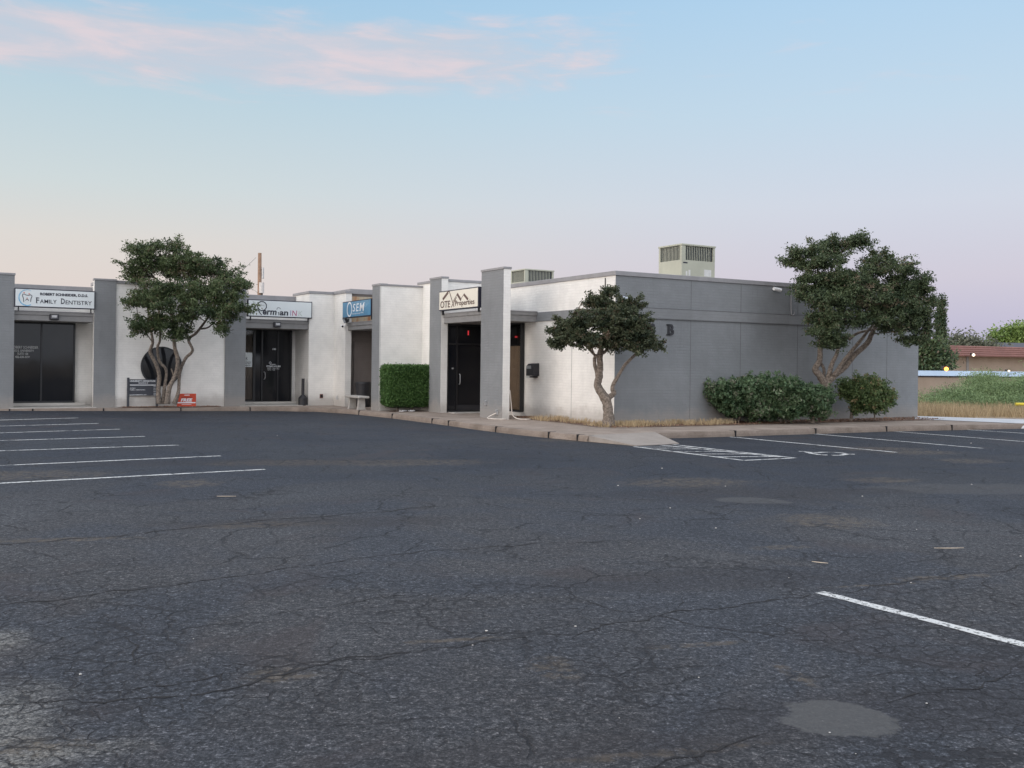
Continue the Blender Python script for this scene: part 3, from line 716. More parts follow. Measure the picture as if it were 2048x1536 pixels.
# print shop storefront
sd_ = bx('window', (-5.95, -5.28, 13.98, 14.035, .25, 2.72), BLACK, AE)
wavy(sd_, 'blind', -5.93, -5.30, .30, 2.66, 'v', 13.955, CURTG, 9, .012)
pane(sd_, 'pane', (-5.93, -5.30, .28, 2.70), 'v', GLASSC, 13.91)
frame(sd_, -5.96, -5.26, .24, 2.74, 'v', 13.87, .04, .08)
ps = bx('poster', (-5.95, -5.33, 13.895, 13.905, 1.42, 1.92), SIGNW, sd_)
at_text(sd_, 'ianINK', -5.80, -5.48, 13.888, 1.66, 1.76, INK, .0)
at_text(sd_, 'DOCUMENT & PRINT', -5.86, -5.37, 13.888, 1.53, 1.58, INK, .02); at_text(sd_, 'PHOTOS PRODUCTS', -5.86, -5.39, 13.888, 1.45, 1.50, INK, .02)
bx('poster_rule', (-5.92, -5.36, 13.886, 13.888, 1.61, 1.617), INK, sd_)
pd = bx('door', (-5.26, -3.90, 13.98, 14.035, .16, 2.76), BLACK, AE)
pane(pd, 'pane', (-5.22, -3.95, .2, 2.72), 'v', GLASS, 13.95)
frame(pd, -5.26, -3.92, .16, 2.76, 'v', 13.90, .05, .08, mull=(-4.98, -4.42), trans=())
bm = bmesh.new(); tube(bm, [(-4.93, 13.89, 1.0), (-4.90, 13.84, 1.0), (-4.88, 13.84, 1.12), (-4.90, 13.84, 1.25), (-4.93, 13.89, 1.25)], .011, 8); mk('handle', bm, STEEL, pd)
at_text(pd, '130', -4.62, -4.50, 13.894, 2.02, 2.08, INKW, .03)
at_text(pd, 'STORE HOURS', -4.83, -4.33, 13.888, 1.43, 1.48, INKW, .03)
at_text(pd, 'ermian', -4.70, -4.50, 13.888, 1.505, 1.54, INKW, .02); strokes(pd, 'emblem', [(arc(-4.70, 1.57, .035, .035, 0, 360), .012)], INKW, 13.888)
for i, (a, b) in enumerate((('Mon-Thu', '8:00am-5:00pm'), ('Friday', '8:00am-4:00pm'), ('Sat-Sun', 'Closed'))):
    z = 1.385-.035*i; at_text(pd, a, -4.79, -4.66, 13.888, z, z+.022, INKW, .02); at_text(pd, b, -4.62, -4.62+(.25 if i < 2 else .1), 13.888, z, z+.022, INKW, .02)
bx('window_sill', (-6.0, -3.77, 13.80, 14.04, .15, .22), WHITE, AE)

# ------------------------------------------------------------ sign boards
def signboard(label, loc, rz, L, H, face=SIGNW, frame_m=INK, group='box signs over the entrances'):
    t = thing('shop_sign', label, 'sign', loc, rz, group)
    bx('cabinet', (0, L, 0, .16, 0, H), frame_m, t, bevel=.006)
    bx('panel', (.03, L-.03, -.006, .0, .03, H-.03), face, t)
    for x in (.1, L-.13): bx('bracket', (x, x+.03, .05, .11, -.12, 0.0), IRON, t)
    return t
# dentistry
L, H = 2.22, .56; s1 = signboard('long white sign reading family dentistry with a tooth emblem', W(-12.79, 12.44, 3.145), ROTV, L, H)
text(s1, 'ROBERT SCHNEIDER, D.D.S.', .31*L, .905*L, .63*H, .80*H, INK, bold=.045)
text(s1, 'F', .262*L, .300*L, .235*H, .53*H, INK, bold=.015); text(s1, 'AMILY', .308*L, .515*L, .235*H, .44*H, INK, bold=.006)
text(s1, 'D', .568*L, .615*L, .235*H, .53*H, INK, bold=.015); text(s1, 'ENTISTRY', .625*L, .955*L, .225*H, .44*H, INK, bold=.006)
sf_ = []
for x0 in (.262, .568): sf_ += [([(x0*L-.012, .238*H), (x0*L+.045, .238*H)], .008), ([(x0*L-.012, .526*H), (x0*L+.03, .526*H)], .008)]
strokes(s1, 'serif', sf_, INK)
cx, cz = .15*L, .5*H
strokes(s1, 'ring', [(arc(cx, cz, .215, .235, 60, 300), (.01, .028)), (arc(cx, cz, .20, .22, 95, 265), (.004, .012))], CYAN)
tooth = [(-.10, -.13), (-.115, -.02), (-.145, .06), (-.13, .10), (-.09, .105), (-.03, .075), (.03, .07), (.09, .085), (.13, .075), (.14, .04), (.11, -.03), (.10, -.12)]
strokes(s1, 'emblem', [([(cx+a*.9+.01, cz+b) for a, b in tooth], .018), ([(cx-.035, cz-.09), (cx-.01, cz-.045), (cx+.02, cz-.045), (cx+.05, cz-.09)], .018)], INK)
strokes(s1, 'dot', [(arc(cx-.075, cz+.145, .020, .020, 0, 360)[:-1], None), (arc(cx+.06, cz+.115, .020, .020, 0, 360)[:-1], None), (arc(cx+.008, cz-.015, .016, .016, 0, 360)[:-1], None)], ORG)
# print shop
L, H = 2.20, .57; s2 = signboard('long white sign with black letters and coloured INK beside the tree', W(-5.90, 12.42, 3.10), ROTV, L, H)
strokes(s2, 'emblem', [(arc(.215*L, .63*H, .150, .150, 0, 360, 40), .030), ([(.165*L, .37*H), (.180*L, .24*H), (.212*L, .10*H)], (.045, .02)), (arc(.47*L, .47*H, .060, .060, 10, 200), .014), ([(.462*L, .31*H), (.475*L, .22*H), (.470*L, .12*H)], (.035, .012))], INK)
text(s2, 'erm', .225*L, .440*L, .13*H, .40*H, INK, bold=.03, shear=.12); text(s2, 'an', .485*L, .620*L, .12*H, .37*H, INK, bold=.03, shear=.05)
text(s2, 'I', .650*L, .665*L, .12*H, .44*H, PUR, shear=.1); text(s2, 'N', .680*L, .758*L, .12*H, .44*H, MAG, shear=.1, bold=.0); text(s2, 'K', .778*L, .845*L, .12*H, .44*H, PALEG, shear=.1)
strokes(s2, 'mountain_mark', [([(.155*L, .60*H), (.17*L, .70*H), (.195*L, .735*H), (.215*L, .72*H)], .010), ([(.19*L, .62*H), (.205*L, .68*H), (.22*L, .66*H), (.24*L, .69*H), (.25*L, .64*H)], .008)], INKG)
# osem
L, H = 2.55, .55; s3 = signboard('blue sign with white lettering over the recessed doorway', W(-2.93, 11.55, 3.10), ROTU, L, H, simple('sign_blue', (.05, .21, .36), .35, 0, .25, 1.2))
strokes(s3, 'glare_mark', [([(.33*L, .93*H), (.95*L, .93*H), (.95*L, .72*H), (.80*L, .5*H), (.72*L, .80*H), (.6*L, .6*H), (.5*L, .82*H), (.42*L, .70*H)], None)], simple('glare_blue', (.12, .28, .42), .5, 0, .3, 5), y=-.008)  # reflection on the sign face painted as paler shapes
strokes(s3, 'ring', [(arc(.265*L, .50*H, .21, .225, 0, 360, 40), .055)], INKW)
text(s3, 'S', .385*L, .475*L, .34*H, .80*H, INKW, bold=.01, shear=.12); text(s3, 'E', .505*L, .60*L, .34*H, .80*H, INKW, bold=.01, shear=.12); text(s3, 'M', .625*L, .785*L, .34*H, .80*H, INKW, bold=.01, shear=.12)
strokes(s3, 'serif', [([(x*L, z*H), ((x+.05)*L, z*H)], .014) for x, z in ((.495, .35), (.615, .35), (.725, .35), (.515, .79), (.64, .79), (.755, .79))], INKW)
text(s3, 'Environmental', .38*L, .64*L, .17*H, .27*H, INKW, bold=.0); text(s3, 'INC', .66*L, .77*L, .19*H, .28*H, INKW, bold=.0)
# otex
L, H = 2.52, .585; s4 = signboard('cream sign with brown rooflines reading OTEX Properties', W(-1.66, 6.72, 3.20), ROTU, L, H, SIGNC)
def q(a, b): return ((a-903)/355*L, (1-(b-(279-(a-903)*.085))/178)*H)
brn = []
def lineq(pts, w_): brn.append(([q(*p) for p in pts], w_))
lineq([(941, 352), (992, 288)], .085); lineq([(986, 283), (1003, 282), (1048, 420)], .035)
lineq([(1040, 372), (1078, 302)], .022); lineq([(1074, 305), (1110, 362)], .085); lineq([(1113, 345), (1137, 310)], .02); lineq([(1135, 312), (1172, 358)], .075)
lineq([(1070, 335), (1022, 425)], .030)
strokes(s4, 'emblem', brn, INKB, y=-.010)
a0 = q(920, 428); a1 = q(1012, 365); text(s4, 'OTE', a0[0], a1[0], .13*H, .48*H, INKB, y=-.014, bold=.012)
a0 = q(1058, 425); a1 = q(1228, 372); text(s4, 'Properties', a0[0], a1[0], .10*H, .44*H, INKB, y=-.014, bold=.012)

# ------------------------------------------------------------ wall fittings
def flood(label, loc, rz, tilt=R(-35), s=1.):
    t = thing('flood_light', label, 'light', loc, rz, 'wall mounted flood lights')
    bm = bmesh.new(); box(bm, -.05*s, .05*s, -.03, 0, -.05*s, .05*s); tube(bm, [(0, -.02, 0), (0, -.09*s, .01)], .015, 6); mk('bracket', bm, IRON, t)
    h = bx('housing', (-.11*s, .11*s, -.04, .04, -.085*s, .085*s), IRON, t, bevel=.01); h.location = (0, -.12*s, 0); h.rotation_euler = (tilt, 0, 0)
    bx('lens', (-.085*s, .085*s, -.046, -.04, -.06*s, .06*s), simple('frosted_lens', (.35, .38, .42), .25), h)
    return t
def cube_light(label, loc, rz):
    t = thing('wall_light', label, 'light', loc, rz, 'small lights on the canopy boards')
    bx('backplate', (-.13, .13, -.02, 0, -.085, .085), IRON, t); bm = bmesh.new()
    box(bm, -.10, .10, -.11, -.02, -.07, .06); mk('housing', bm, simple('grey_housing', (.09, .09, .10), .4), t, bevel=.02)
    bx('lens', (-.07, .07, -.118, -.11, -.02, .05), simple('milky_lens', (.42, .42, .42), .3), t)
    return t
cube_light('small dark light under the family dentistry sign', W(-11.70, 12.58, 2.88), ROTV)
cube_light('small dark light under the white sign with coloured letters', W(-4.87, 12.56, 2.86), ROTV)
flood('grey flood light near the corner on the grey wall', W(.22, 0, 3.28), ROTV, s=1.15)
flood('twin flood light hanging below the blue sign', W(-2.86, 11.15, 3.02), ROTU, R(25), 1.0)
def camera_(label, loc, rz, s=1.):
    t = thing('security_camera', label, 'camera', loc, rz, 'white security cameras')
    bm = bmesh.new(); tube(bm, [(0, 0, .0), (0, -.06, -.01), (.02, -.10, -.03)], .018*s, 8); cyl(bm, (0, -.01), .04*s, .04*s, -.03, .03); mk('mount', bm, WHITEP, t)
    bm = bmesh.new(); tube(bm, [(-.10*s, -.10, .0), (.0, -.11, -.015), (.12*s, -.13, -.035)], [.042*s, .048*s, .048*s], 14); mk('housing', bm, WHITEP, t, smooth=False)
    bm = bmesh.new(); tube(bm, [(.12*s, -.13, -.035), (.135*s, -.132, -.037)], .04*s, 14); mk('lens', bm, BLACK, t)
    return t
camera_('white bullet camera high on the grey wall', W(5.42, 0, 3.80), ROTV, 1.1)
camera_('white camera left of the twin flood light under the blue sign', W(-2.87, 11.45, 2.86), ROTU, .8)
# BLDG B letters
bl = thing('building_letters', 'dark raised letters B on the upper grey wall', 'sign', W(0.40, -.006, 2.42), ROTV)
def slab_letter(ch, x, wd=.20, hg=.29):
    cu = bpy.data.curves.new('t', 'FONT'); cu.body = ch; cu.size = 1; cu.extrude = .03; cu.offset = .035; cu.resolution_u = 4
    to = bpy.data.objects.new('t', cu); COL.objects.link(to); bpy.context.view_layer.update()
    me = bpy.data.meshes.new_from_object(to.evaluated_get(bpy.context.evaluated_depsgraph_get())); bpy.data.objects.remove(to); me.name = 'letter'
    co = [v.co.copy() for v in me.vertices]; ax, bx_ = min(c.x for c in co), max(c.x for c in co); ay, by = min(c.y for c in co), max(c.y for c in co)
    for v, c in zip(me.vertices, co): v.co = (x+(c.x-ax)/(bx_-ax)*wd, -c.z*.4-.012, (c.y-ay)/(by-ay)*hg)
    b2 = bmesh.new(); b2.from_mesh(me)
    if ch in 'BDL': box(b2, x-.035, x+.06, -.024, 0, 0, .035); box(b2, x-.035, x+.06, -.024, 0, hg-.035, hg)
    b2.to_mesh(me); b2.free()
    o = bpy.data.objects.new('letter', me); COL.objects.link(o); me.materials.append(IRON); o.parent = bl
for ch, x in (('B', 0), ('L', .28), ('D', .52), ('G', .80), ('B', 1.27)): slab_letter(ch, x-.16 if ch == 'G' or x < .8 else x)
# mail box on white wall
mb = thing('mailbox', 'black metal mailbox on the white wall', 'mailbox', W(-.001, 3.80, 1.30), ROTU)
bm = bmesh.new(); prof = [(0, 0), (-.20, 0), (-.20, .26), (-.14, .34), (0, .36)]
a = [bm.verts.new((-.2, y, z)) for y, z in prof]; b = [bm.verts.new((.2, y, z)) for y, z in prof]
bm.faces.new(a[::-1]); bm.faces.new(b)
for k in range(5): bm.faces.new((a[k], a[(k+1) % 5], b[(k+1) % 5], b[k]))
bmesh.ops.recalc_face_normals(bm, faces=bm.faces[:]); mk('body', bm, IRON, mb, bevel=.01)
bx('newspaper_shelf', (-.15, .12, -.25, -.0, -.05, -.01), IRON, mb); bx('flap', (-.16, .08, -.212, -.20, .20, .29), simple('worn_silver', (.35, .36, .37), .4, .5), mb); bx('strip', (-.16, .08, -.262, -.25, -.06, -.01), LABELP, mb)
# outlets
def outlet(label, loc, rz, m=STEEL, open_=False):
    t = thing('outlet_box', label, 'outlet', loc, rz, 'small wall outlets')
    bx('plate', (-.055, .055, -.03, 0, -.07, .07), m, t, bevel=.004); bx('cover', (-.045, .045, -.05, -.03, .0, .055) if not open_ else (-.04, .04, -.035, -.03, -.05, .05), m if not open_ else BLACK, t)
    return t
outlet('small metal outlet box low on the grey slab pillar', W(-1.602, 3.78, .55), ROTU)
outlet('tiny metal outlet by the hose tap on the grey slab pillar', W(-1.602, 3.14, .32), ROTU)
outlet('dark open outlet low on the white wall left of the blue sign', W(-3.30, 12.538, .45), ROTV, simple('rusty_plate', (.2, .08, .06), .8), True)
hk = thing('wall_hook', 'small metal hook low on the white wall by the bench', 'hook', W(-2.872, 12.05, .40), ROTU)
bm = bmesh.new(); tube(bm, [(-.04, -.01, .08), (-.03, -.04, 0), (.03, -.04, -.05), (.05, -.02, .0)], .012, 6); mk('hook', bm, STEEL, hk)
# hose
bm = bmesh.new(); c = W(-1.62, 3.1)
tube(bm, [W(-1.62, 3.14, .30), W(-1.75, 3.30, .20), W(-1.85, 3.22, .155), W(-1.82, 3.0, .15), W(-1.70, 2.82, .15), W(-1.55, 2.76, .15)], .016, 8)
tag(mk('garden_hose', bm, HOSE, smooth=True), 'pale garden hose lying round the foot of the slab pillar', 'hose')
bm = bmesh.new(); tube(bm, [W(-1.33, 2.95, .92), W(-1.30, 2.93, .6), W(-1.27, 2.88, .25), W(-1.18, 2.72, .155), W(-1.02, 2.55, .15), W(-.90, 2.56, .15)], .015, 8)
tag(mk('garden_hose', bm, HOSE, smooth=True), 'pale hose end hanging behind the slab pillar', 'hose')
# pot
pt = thing('flower_pot', 'small brown pot beside the dark door', 'pot', W(-1.18, 4.45, .13))
bm = bmesh.new(); cyl(bm, (0, 0), .10, .16, 0, .32); mk('pot_body', bm, TERRA, pt, smooth=False); bm = bmesh.new(); cyl(bm, (0, 0), .175, .175, .29, .34); mk('rim', bm, TERRA, pt)
# bench
bn = thing('stone_bench', 'pale concrete bench on two legs by the recessed doorway', 'bench', W(-3.12, 9.65, .13), ROTU)
bx('seat', (-.62, .62, -.19, .19, .36, .43), CONC, bn, bevel=.02)
for sx in (-1, 1):
    bm = bmesh.new(); x = .40*sx
    a = [bm.verts.new(p) for p in ((x-.06, -.15, 0), (x+.06, -.15, 0), (x+.06, .15, 0), (x-.06, .15, 0), (x-.05, -.12, .06), (x+.05, -.12, .06), (x+.05, .12, .06), (x-.05, .12, .06), (x-.05, -.10, .36), (x+.05, -.10, .36), (x+.05, .10, .36), (x-.05, .10, .36))]
    bm.faces.new(a[3::-1]); bm.faces.new(a[8:12])
    for l in (0, 4):
        for k in range(4): bm.faces.new((a[l+k], a[l+(k+1) % 4], a[l+4+(k+1) % 4], a[l+4+k]))
    mk('leg', bm, CONC, bn, bevel=.008)
# bin
bi = thing('trash_can', 'dark tall bin inside the recessed doorway', 'bin', W(-2.30, 11.15, .13), A30)
bm = bmesh.new(); cyl(bm, (0, 0), .22, .27, 0, .78, 24); mk('bin_body', bm, IRON, bi); bm = bmesh.new(); cyl(bm, (0, 0), .29, .27, .78, .84, 24); mk('lid', bm, IRON, bi)
# ash urn
au = thing('ash_receptacle', 'black slim cigarette receptacle by the white wall', 'ashtray', W(-3.93, 12.6, .13), A30)
bm = bmesh.new(); cyl(bm, (0, 0), .16, .15, 0, .26, 20); mk('urn_base', bm, IRON, au, bevel=.01); bm = bmesh.new(); cyl(bm, (0, 0), .15, .065, .26, .36, 20); cyl(bm, (0, 0), .055, .05, .36, .92, 16); mk('stem', bm, IRON, au)
# litter under hedge
bm = bmesh.new()
for i in range(9):
    p = W(-2.45+i*.055, 7.72+random.uniform(-.06, .06), .15); k = bmesh.ops.create_icosphere(bm, subdivisions=1, radius=random.uniform(.03, .055))
    for v in k['verts']: v.co = Vector((v.co.x, v.co.y, v.co.z*.6))+p
tag(mk('white_rocks', bm, WHITEP), 'small heap of white stones under the clipped hedge', 'stones')
# directory sign
ds = thing('directory_sign', 'dark two-post directory board listing the office park', 'sign', P(285, 810, 31.0)-Vector((0, 0, P(285, 810, 31.0).z-.13)), ROTV)
s = 31.0/1976*1.13
for sx in (-.43, .43):
    bm = bmesh.new(); box(bm, sx-.033, sx+.033, -.033, .033, 0, .93); mk('post', bm, simple('charcoal_post', (.045, .05, .06), .6), ds, bevel=.006)
DSP = simple('charcoal_board', (.05, .055, .068), .6)
bx('board', (-.395, .395, -.02, .02, .37, .88), DSP, ds)
text(ds, 'UNIVERSITY OFFICE PARK', -.385, .385, .80, .85, INKW, y=-.023, bold=.03); text(ds, 'BUILDING B', -.13, .15, .745, .782, INKW, y=-.023, bold=.02)
strokes(ds, 'rule', [([(-.385, .70), (.385, .70)], .024)], INKW, -.022)
for i, (z, wl) in enumerate(((.645, 0), (.59, .17), (.535, .46), (.48, 0), (.425, 0), (.38, .5))):
    z -= 0
    if wl: text(ds, {.17: 'OTEX', .46: 'FAMILY DENTISTRY', .5: 'ENVIRONMENTAL INC'}[wl], -.385, -.385+wl, z, z+.026, INKW, y=-.023, bold=.02)
    text(ds, str(130+i*2), .32, .385, z, z+.026, INKW, y=-.023, bold=.02)
# yard sign
ys = thing('yard_sign', 'small orange red yard sign reading FREE below the round window', 'sign', P(373, 808, 31.2)-Vector((0, 0, P(373, 808, 31.2).z-.13)), ROTV)
bx('board', (-.29, .29, -.006, .006, .04, .44), REDP, ys)
text(ys, 'FREE', -.18, .18, .19, .29, INKW, y=-.009, bold=.04, shear=.2)
strokes(ys, 'stripe', [([(-.28, .155), (.28, .155)], .035), ([(-.15, .10), (.15, .10)], .012), ([(-.07, .395), (.09, .395)], .022)], INKW, -.008)
strokes(ys, 'dark_bar', [([(-.17, .325), (.17, .325)], .03)], simple('ink_maroon', (.28, .03, .015), .5), -.008)
for x in (-.2, .19): bx('stake', (x, x+.01, .007, .015, -.02, .42), STEEL, ys)

# ------------------------------------------------------------ roof units
def hvac(label, u, v, z):
    t = thing('rooftop_unit', label, 'air conditioner', W(u, v, z), A30, 'rooftop air conditioners')
    w_, d_, h_ = 1.26, 1.05, 1.17
    bx('cabinet', (0, w_, 0, d_, .06, h_*.60), HVAC, t, bevel=.008)
    bx('curb', (.05, w_-.05, .05, d_-.05, -.0, .06), STEEL, t)
    bx('coil', (.05, w_-.05, .05, d_-.05, h_*.60, h_-.05), HVACD, t)
    bx('top_panel', (-.02, w_+.02, -.02, d_+.02, h_-.05, h_), HVAC, t, bevel=.01)
    bm = bmesh.new()
    z0, z1 = h_*.60, h_-.05
    for x, y in ((0, 0), (w_-.07, 0), (0, d_-.07), (w_-.07, d_-.07)): box(bm, x, x+.07, y, y+.07, z0, z1)
    box(bm, .07, .14, 0, .03, z0, z1)
    mk('corner_post', bm, HVAC, t)
    bm = bmesh.new()
    for i in range(15):
        x = .17+i*(w_-.28)/15; box(bm, x, x+.016, 0.030, .042, z0, z1)
    for i in range(13):
        y = .12+i*(d_-.22)/13; box(bm, .030, .042, y, y+.018, z0, z1)
    mk('louvre', bm, HVAC, t)
    bm = bmesh.new(); box(bm, .06, .22, -.004, -.0, z0-.10, z0-.06); mk('nameplate', bm, INK, t)
    for d_ in ((.16, .22, -.004, -.0, .25, .38), (.26, .33, -.004, 0, .25, .42), (.85, 1.12, -.004, 0, .26, .46)): bx('sticker', d_, LABELP, t)
    bm = bmesh.new(); tube(bm, [(w_, .2, .4), (w_+.06, .2, .38), (w_+.08, .2, .1), (w_+.08, .2, 0)], .018, 8); mk('conduit', bm, IRON, t)
    return t
hvac('large beige rooftop air conditioner above the long grey wall', 3.82, 2.06, 4.0)
hvac('distant beige rooftop air conditioner behind the tall slab pillar', 4.0, 11.2, 4.0)

# ------------------------------------------------------------ utility pole
up = thing('utility_pole', 'wooden utility pole rising behind the roof with equipment', 'utility pole', P(517, 720, 75)-Vector((0, 0, P(517, 720, 75).z)))
zt = P(517, 506, 75).z
bm = bmesh.new(); tube(bm, [(0, 0, 0), (0.02, 0, 4), (0, 0, zt)], [.19, .17, .135], 12); mk('pole', bm, WOODP, up, smooth=False)
m_ = 75/1976
bm = bmesh.new(); cyl(bm, (.25, 0), .085, .085, zt-1.95, zt-1.1, 12); box(bm, .0, .2, -.03, .03, zt-1.2, zt-1.14); box(bm, 0, .2, -.03, .03, zt-1.85, zt-1.8); mk('insulator_can', bm, STEEL, up)
bm = bmesh.new(); cyl(bm, (.20, -.12), .19, .19, zt-3.05, zt-2.25, 16); mk('transformer', bm, simple('pale_can', (.55, .53, .52), .4), up)
bm = bmesh.new(); tube(bm, [(.22, -.05, 0), (.22, -.05, zt-3.0)], .06, 8); mk('conduit', bm, IRON, up)
bm = bmesh.new(); tube(bm, [(-.02, 0, zt-3.2), (-.35, 0, zt-2.85), (-.9, 0, zt-2.72)], .03, 8); cyl(bm, (-1.0, 0), .20, .14, zt-3.1, zt-2.6, 14); cyl(bm, (-1.0, 0), .08, .05, zt-2.6, zt-2.35, 10); mk('lamp_arm', bm, simple('pale_lamp', (.5, .48, .46), .5), up)
bm = bmesh.new(); a = P(512, 515, 75); b = P(440, 575, 66)
tube(bm, [a, a.lerp(b, .5)-Vector((0, 0, .12)), b, b.lerp(a, -.6)-Vector((0, 0, 1.0))], .012, 5); tag(mk('overhead_wire', bm, IRON), 'thin wire slanting down from the utility pole', 'wire')

# ------------------------------------------------------------ foliage
def inside(X, Y, Z):
    dx, dy = X-C0.x, Y-C0.y
    u = dx*math.cos(A30)+dy*math.sin(A30); v = -dx*math.sin(A30)+dy*math.cos(A30)
    s = ((u > -.06) & (v > -.06) & (u < 11.7)) | ((u > -1.65) & (u < 11) & (v > 6.6)) | ((u > -2.95) & (u < 11) & (v > 8.3)) | ((v > 12.44) & (u < 11)) | ((u > -1.6) & (u < 0) & (v > 2.8) & (v < 4.2))
    return s & (Z < 4.2)
def leaves(name, rng, centers, nleaf, spread, size, mat, parent, asp=.5, flat=.7, tone=None, check=True, up=.35, zmin=.15, base_tone=None):
    C = np.repeat(centers, nleaf, 0); n = len(C)
    tn = rng.normal(.45, .2, len(centers)) if base_tone is None else base_tone; tn = np.repeat(tn, nleaf)+rng.normal(0, .16, n)
    o = rng.normal(0, 1, (n, 3))*spread; o[:, 2] *= flat; Pp = C+o
    keep = Pp[:, 2] > zmin
    if check: keep &= ~inside(Pp[:, 0], Pp[:, 1], Pp[:, 2])
    Pp = Pp[keep]; tn = tn[keep]; o = o[keep]; n = len(Pp)
    d = rng.normal(0, 1, (n, 3))+o/spread*.5; d /= np.linalg.norm(d, axis=1)[:, None]
    nn = rng.normal(0, 1, (n, 3)); nn[:, 2] += up*3; nn -= d*np.sum(nn*d, 1)[:, None]; nn /= np.linalg.norm(nn, axis=1)[:, None]
    s = np.cross(nn, d); L = size*rng.uniform(.6, 1.35, n)[:, None]; Wd = L*asp
    V = np.stack([Pp-d*L*.5, Pp+s*Wd*.5-d*L*.05, Pp+d*L*.5, Pp-s*Wd*.5-d*L*.05], 1).reshape(-1, 3)
    return arr_mesh(name, V, 4, mat, parent, np.clip(tn, 0, 1))
def ell_centers(rng, blobs, dens, shell=.45, check=True):
    out = []
    for c, r in blobs:
        vol = r[0]*r[2]*4+r[0]*r[1]*2
        n = int(dens*vol)+2
        d = rng.normal(0, 1, (n, 3)); d /= np.linalg.norm(d, axis=1)[:, None]
        rad = (shell+(1-shell)*rng.random(n)**.6)[:, None]*rng.uniform(.75, 1.12, n)[:, None]
        out.append(np.array(c)+d*rad*np.array(r))
    C = np.concatenate(out)
    if check: C = C[~inside(C[:, 0], C[:, 1], C[:, 2])]
    return C
def tree(label, Yc, blobs_px, stems, dens, nleaf, spread, size, mat, depth, seed, Ytrunk, asp=.5, ycenter=None, flat=.7):
    rng = np.random.default_rng(seed); rr = random.Random(seed)
    base = stems[0][0][0]; p0 = P(base[0], base[1], Ytrunk)
    t = thing('tree', label, 'tree', (p0.x, p0.y, .12)); inv = Vector((p0.x, p0.y, .12))
    blobs = []; m = Yc/F
    for i, b in enumerate(blobs_px):
        dy = (b[4] if len(b) > 4 else rr.uniform(-.55, .35))*depth
        c = P(b[0], b[1], Yc+dy); k = (Yc+dy)/F
        blobs.append(((c.x, c.y, c.z), (b[2]*k*.84, min(depth, max(b[2], b[3])*k*.9), b[3]*k*.80)))
    C = ell_centers(rng, blobs, dens*1.25, .55)
    # ragged sprays that stick out of the outline
    sp_c = []
    for c, r in blobs:
        for _ in range(7):
            d = rng.normal(0, 1, 3); d[2] = d[2]*.6+.15; d /= np.linalg.norm(d); st_ = np.array(c)+d*np.array(r)*.85; L_ = rng.uniform(.10, .30)*min(1.2, Yc/27)**2
            dd = d+np.array([0, 0, rng.uniform(-.3, .5)])
            for k_ in range(7): sp_c.append(st_+dd*L_*k_/6)
    sp_c = np.array(sp_c); sp_c = sp_c[~inside(sp_c[:, 0], sp_c[:, 1], sp_c[:, 2])]
    bm = bmesh.new(); tips = []
    for pts, rads in stems:
        p3 = []
        n = len(pts)
        for i, q_ in enumerate(pts):
            f = i/(n-1); dy = (q_[2] if len(q_) > 2 else 0)
            p3.append(P(q_[0], q_[1], Ytrunk+dy)-inv)
        tube(bm, p3, rads, 12, .11, rnd=rr); tips += p3[-2:]
        tips += p3[len(p3)//2:]
    tk = mk('trunk', bm, BARK, t, smooth=True)
    bm = bmesh.new(); idx = rng.choice(len(C), min(150, len(C)), replace=False)
    for i in idx:
        e = Vector(C[i])-inv; best = min(tips, key=lambda q_: (q_-e).length+max(0, q_.z-e.z)*2)
        if (best-e).length > 1.9: continue
        mid = best.lerp(e, .5)+Vector((rr.uniform(-.12, .12), rr.uniform(-.12, .12), rr.uniform(-.02, .14)))
        tube(bm, [best, mid, e], [.020, .012, .004], 5)
        if rr.random() < .5 and i % 3 == 0: tips.append(mid)
    mk('limbs', bm, BARK, t)
    allc = np.concatenate([np.repeat(C-np.array(inv), 5, 0)+rng.normal(0, spread*.9, (len(C)*5, 3))*np.array([1, 1, .55]), sp_c-np.array(inv)])
    cr = leaves('crown', rng, allc, max(4, nleaf//5), spread*.5, size, mat, t, asp, flat, check=False, zmin=-5, base_tone=np.concatenate([np.repeat(rng.normal(.42, .26, len(C)), 5), rng.normal(.55, .15, len(sp_c))]))
    # drop leaves that fall inside walls
    return t
def z5(x, y): return (1000+x/3.573, 470+y/3.573)
def z2(x, y, *a): return (220+x/4.043, 460+y/4.043)+a
def z6(x, y, *a): return (1380+x/3.339, 440+y/3.339)+a
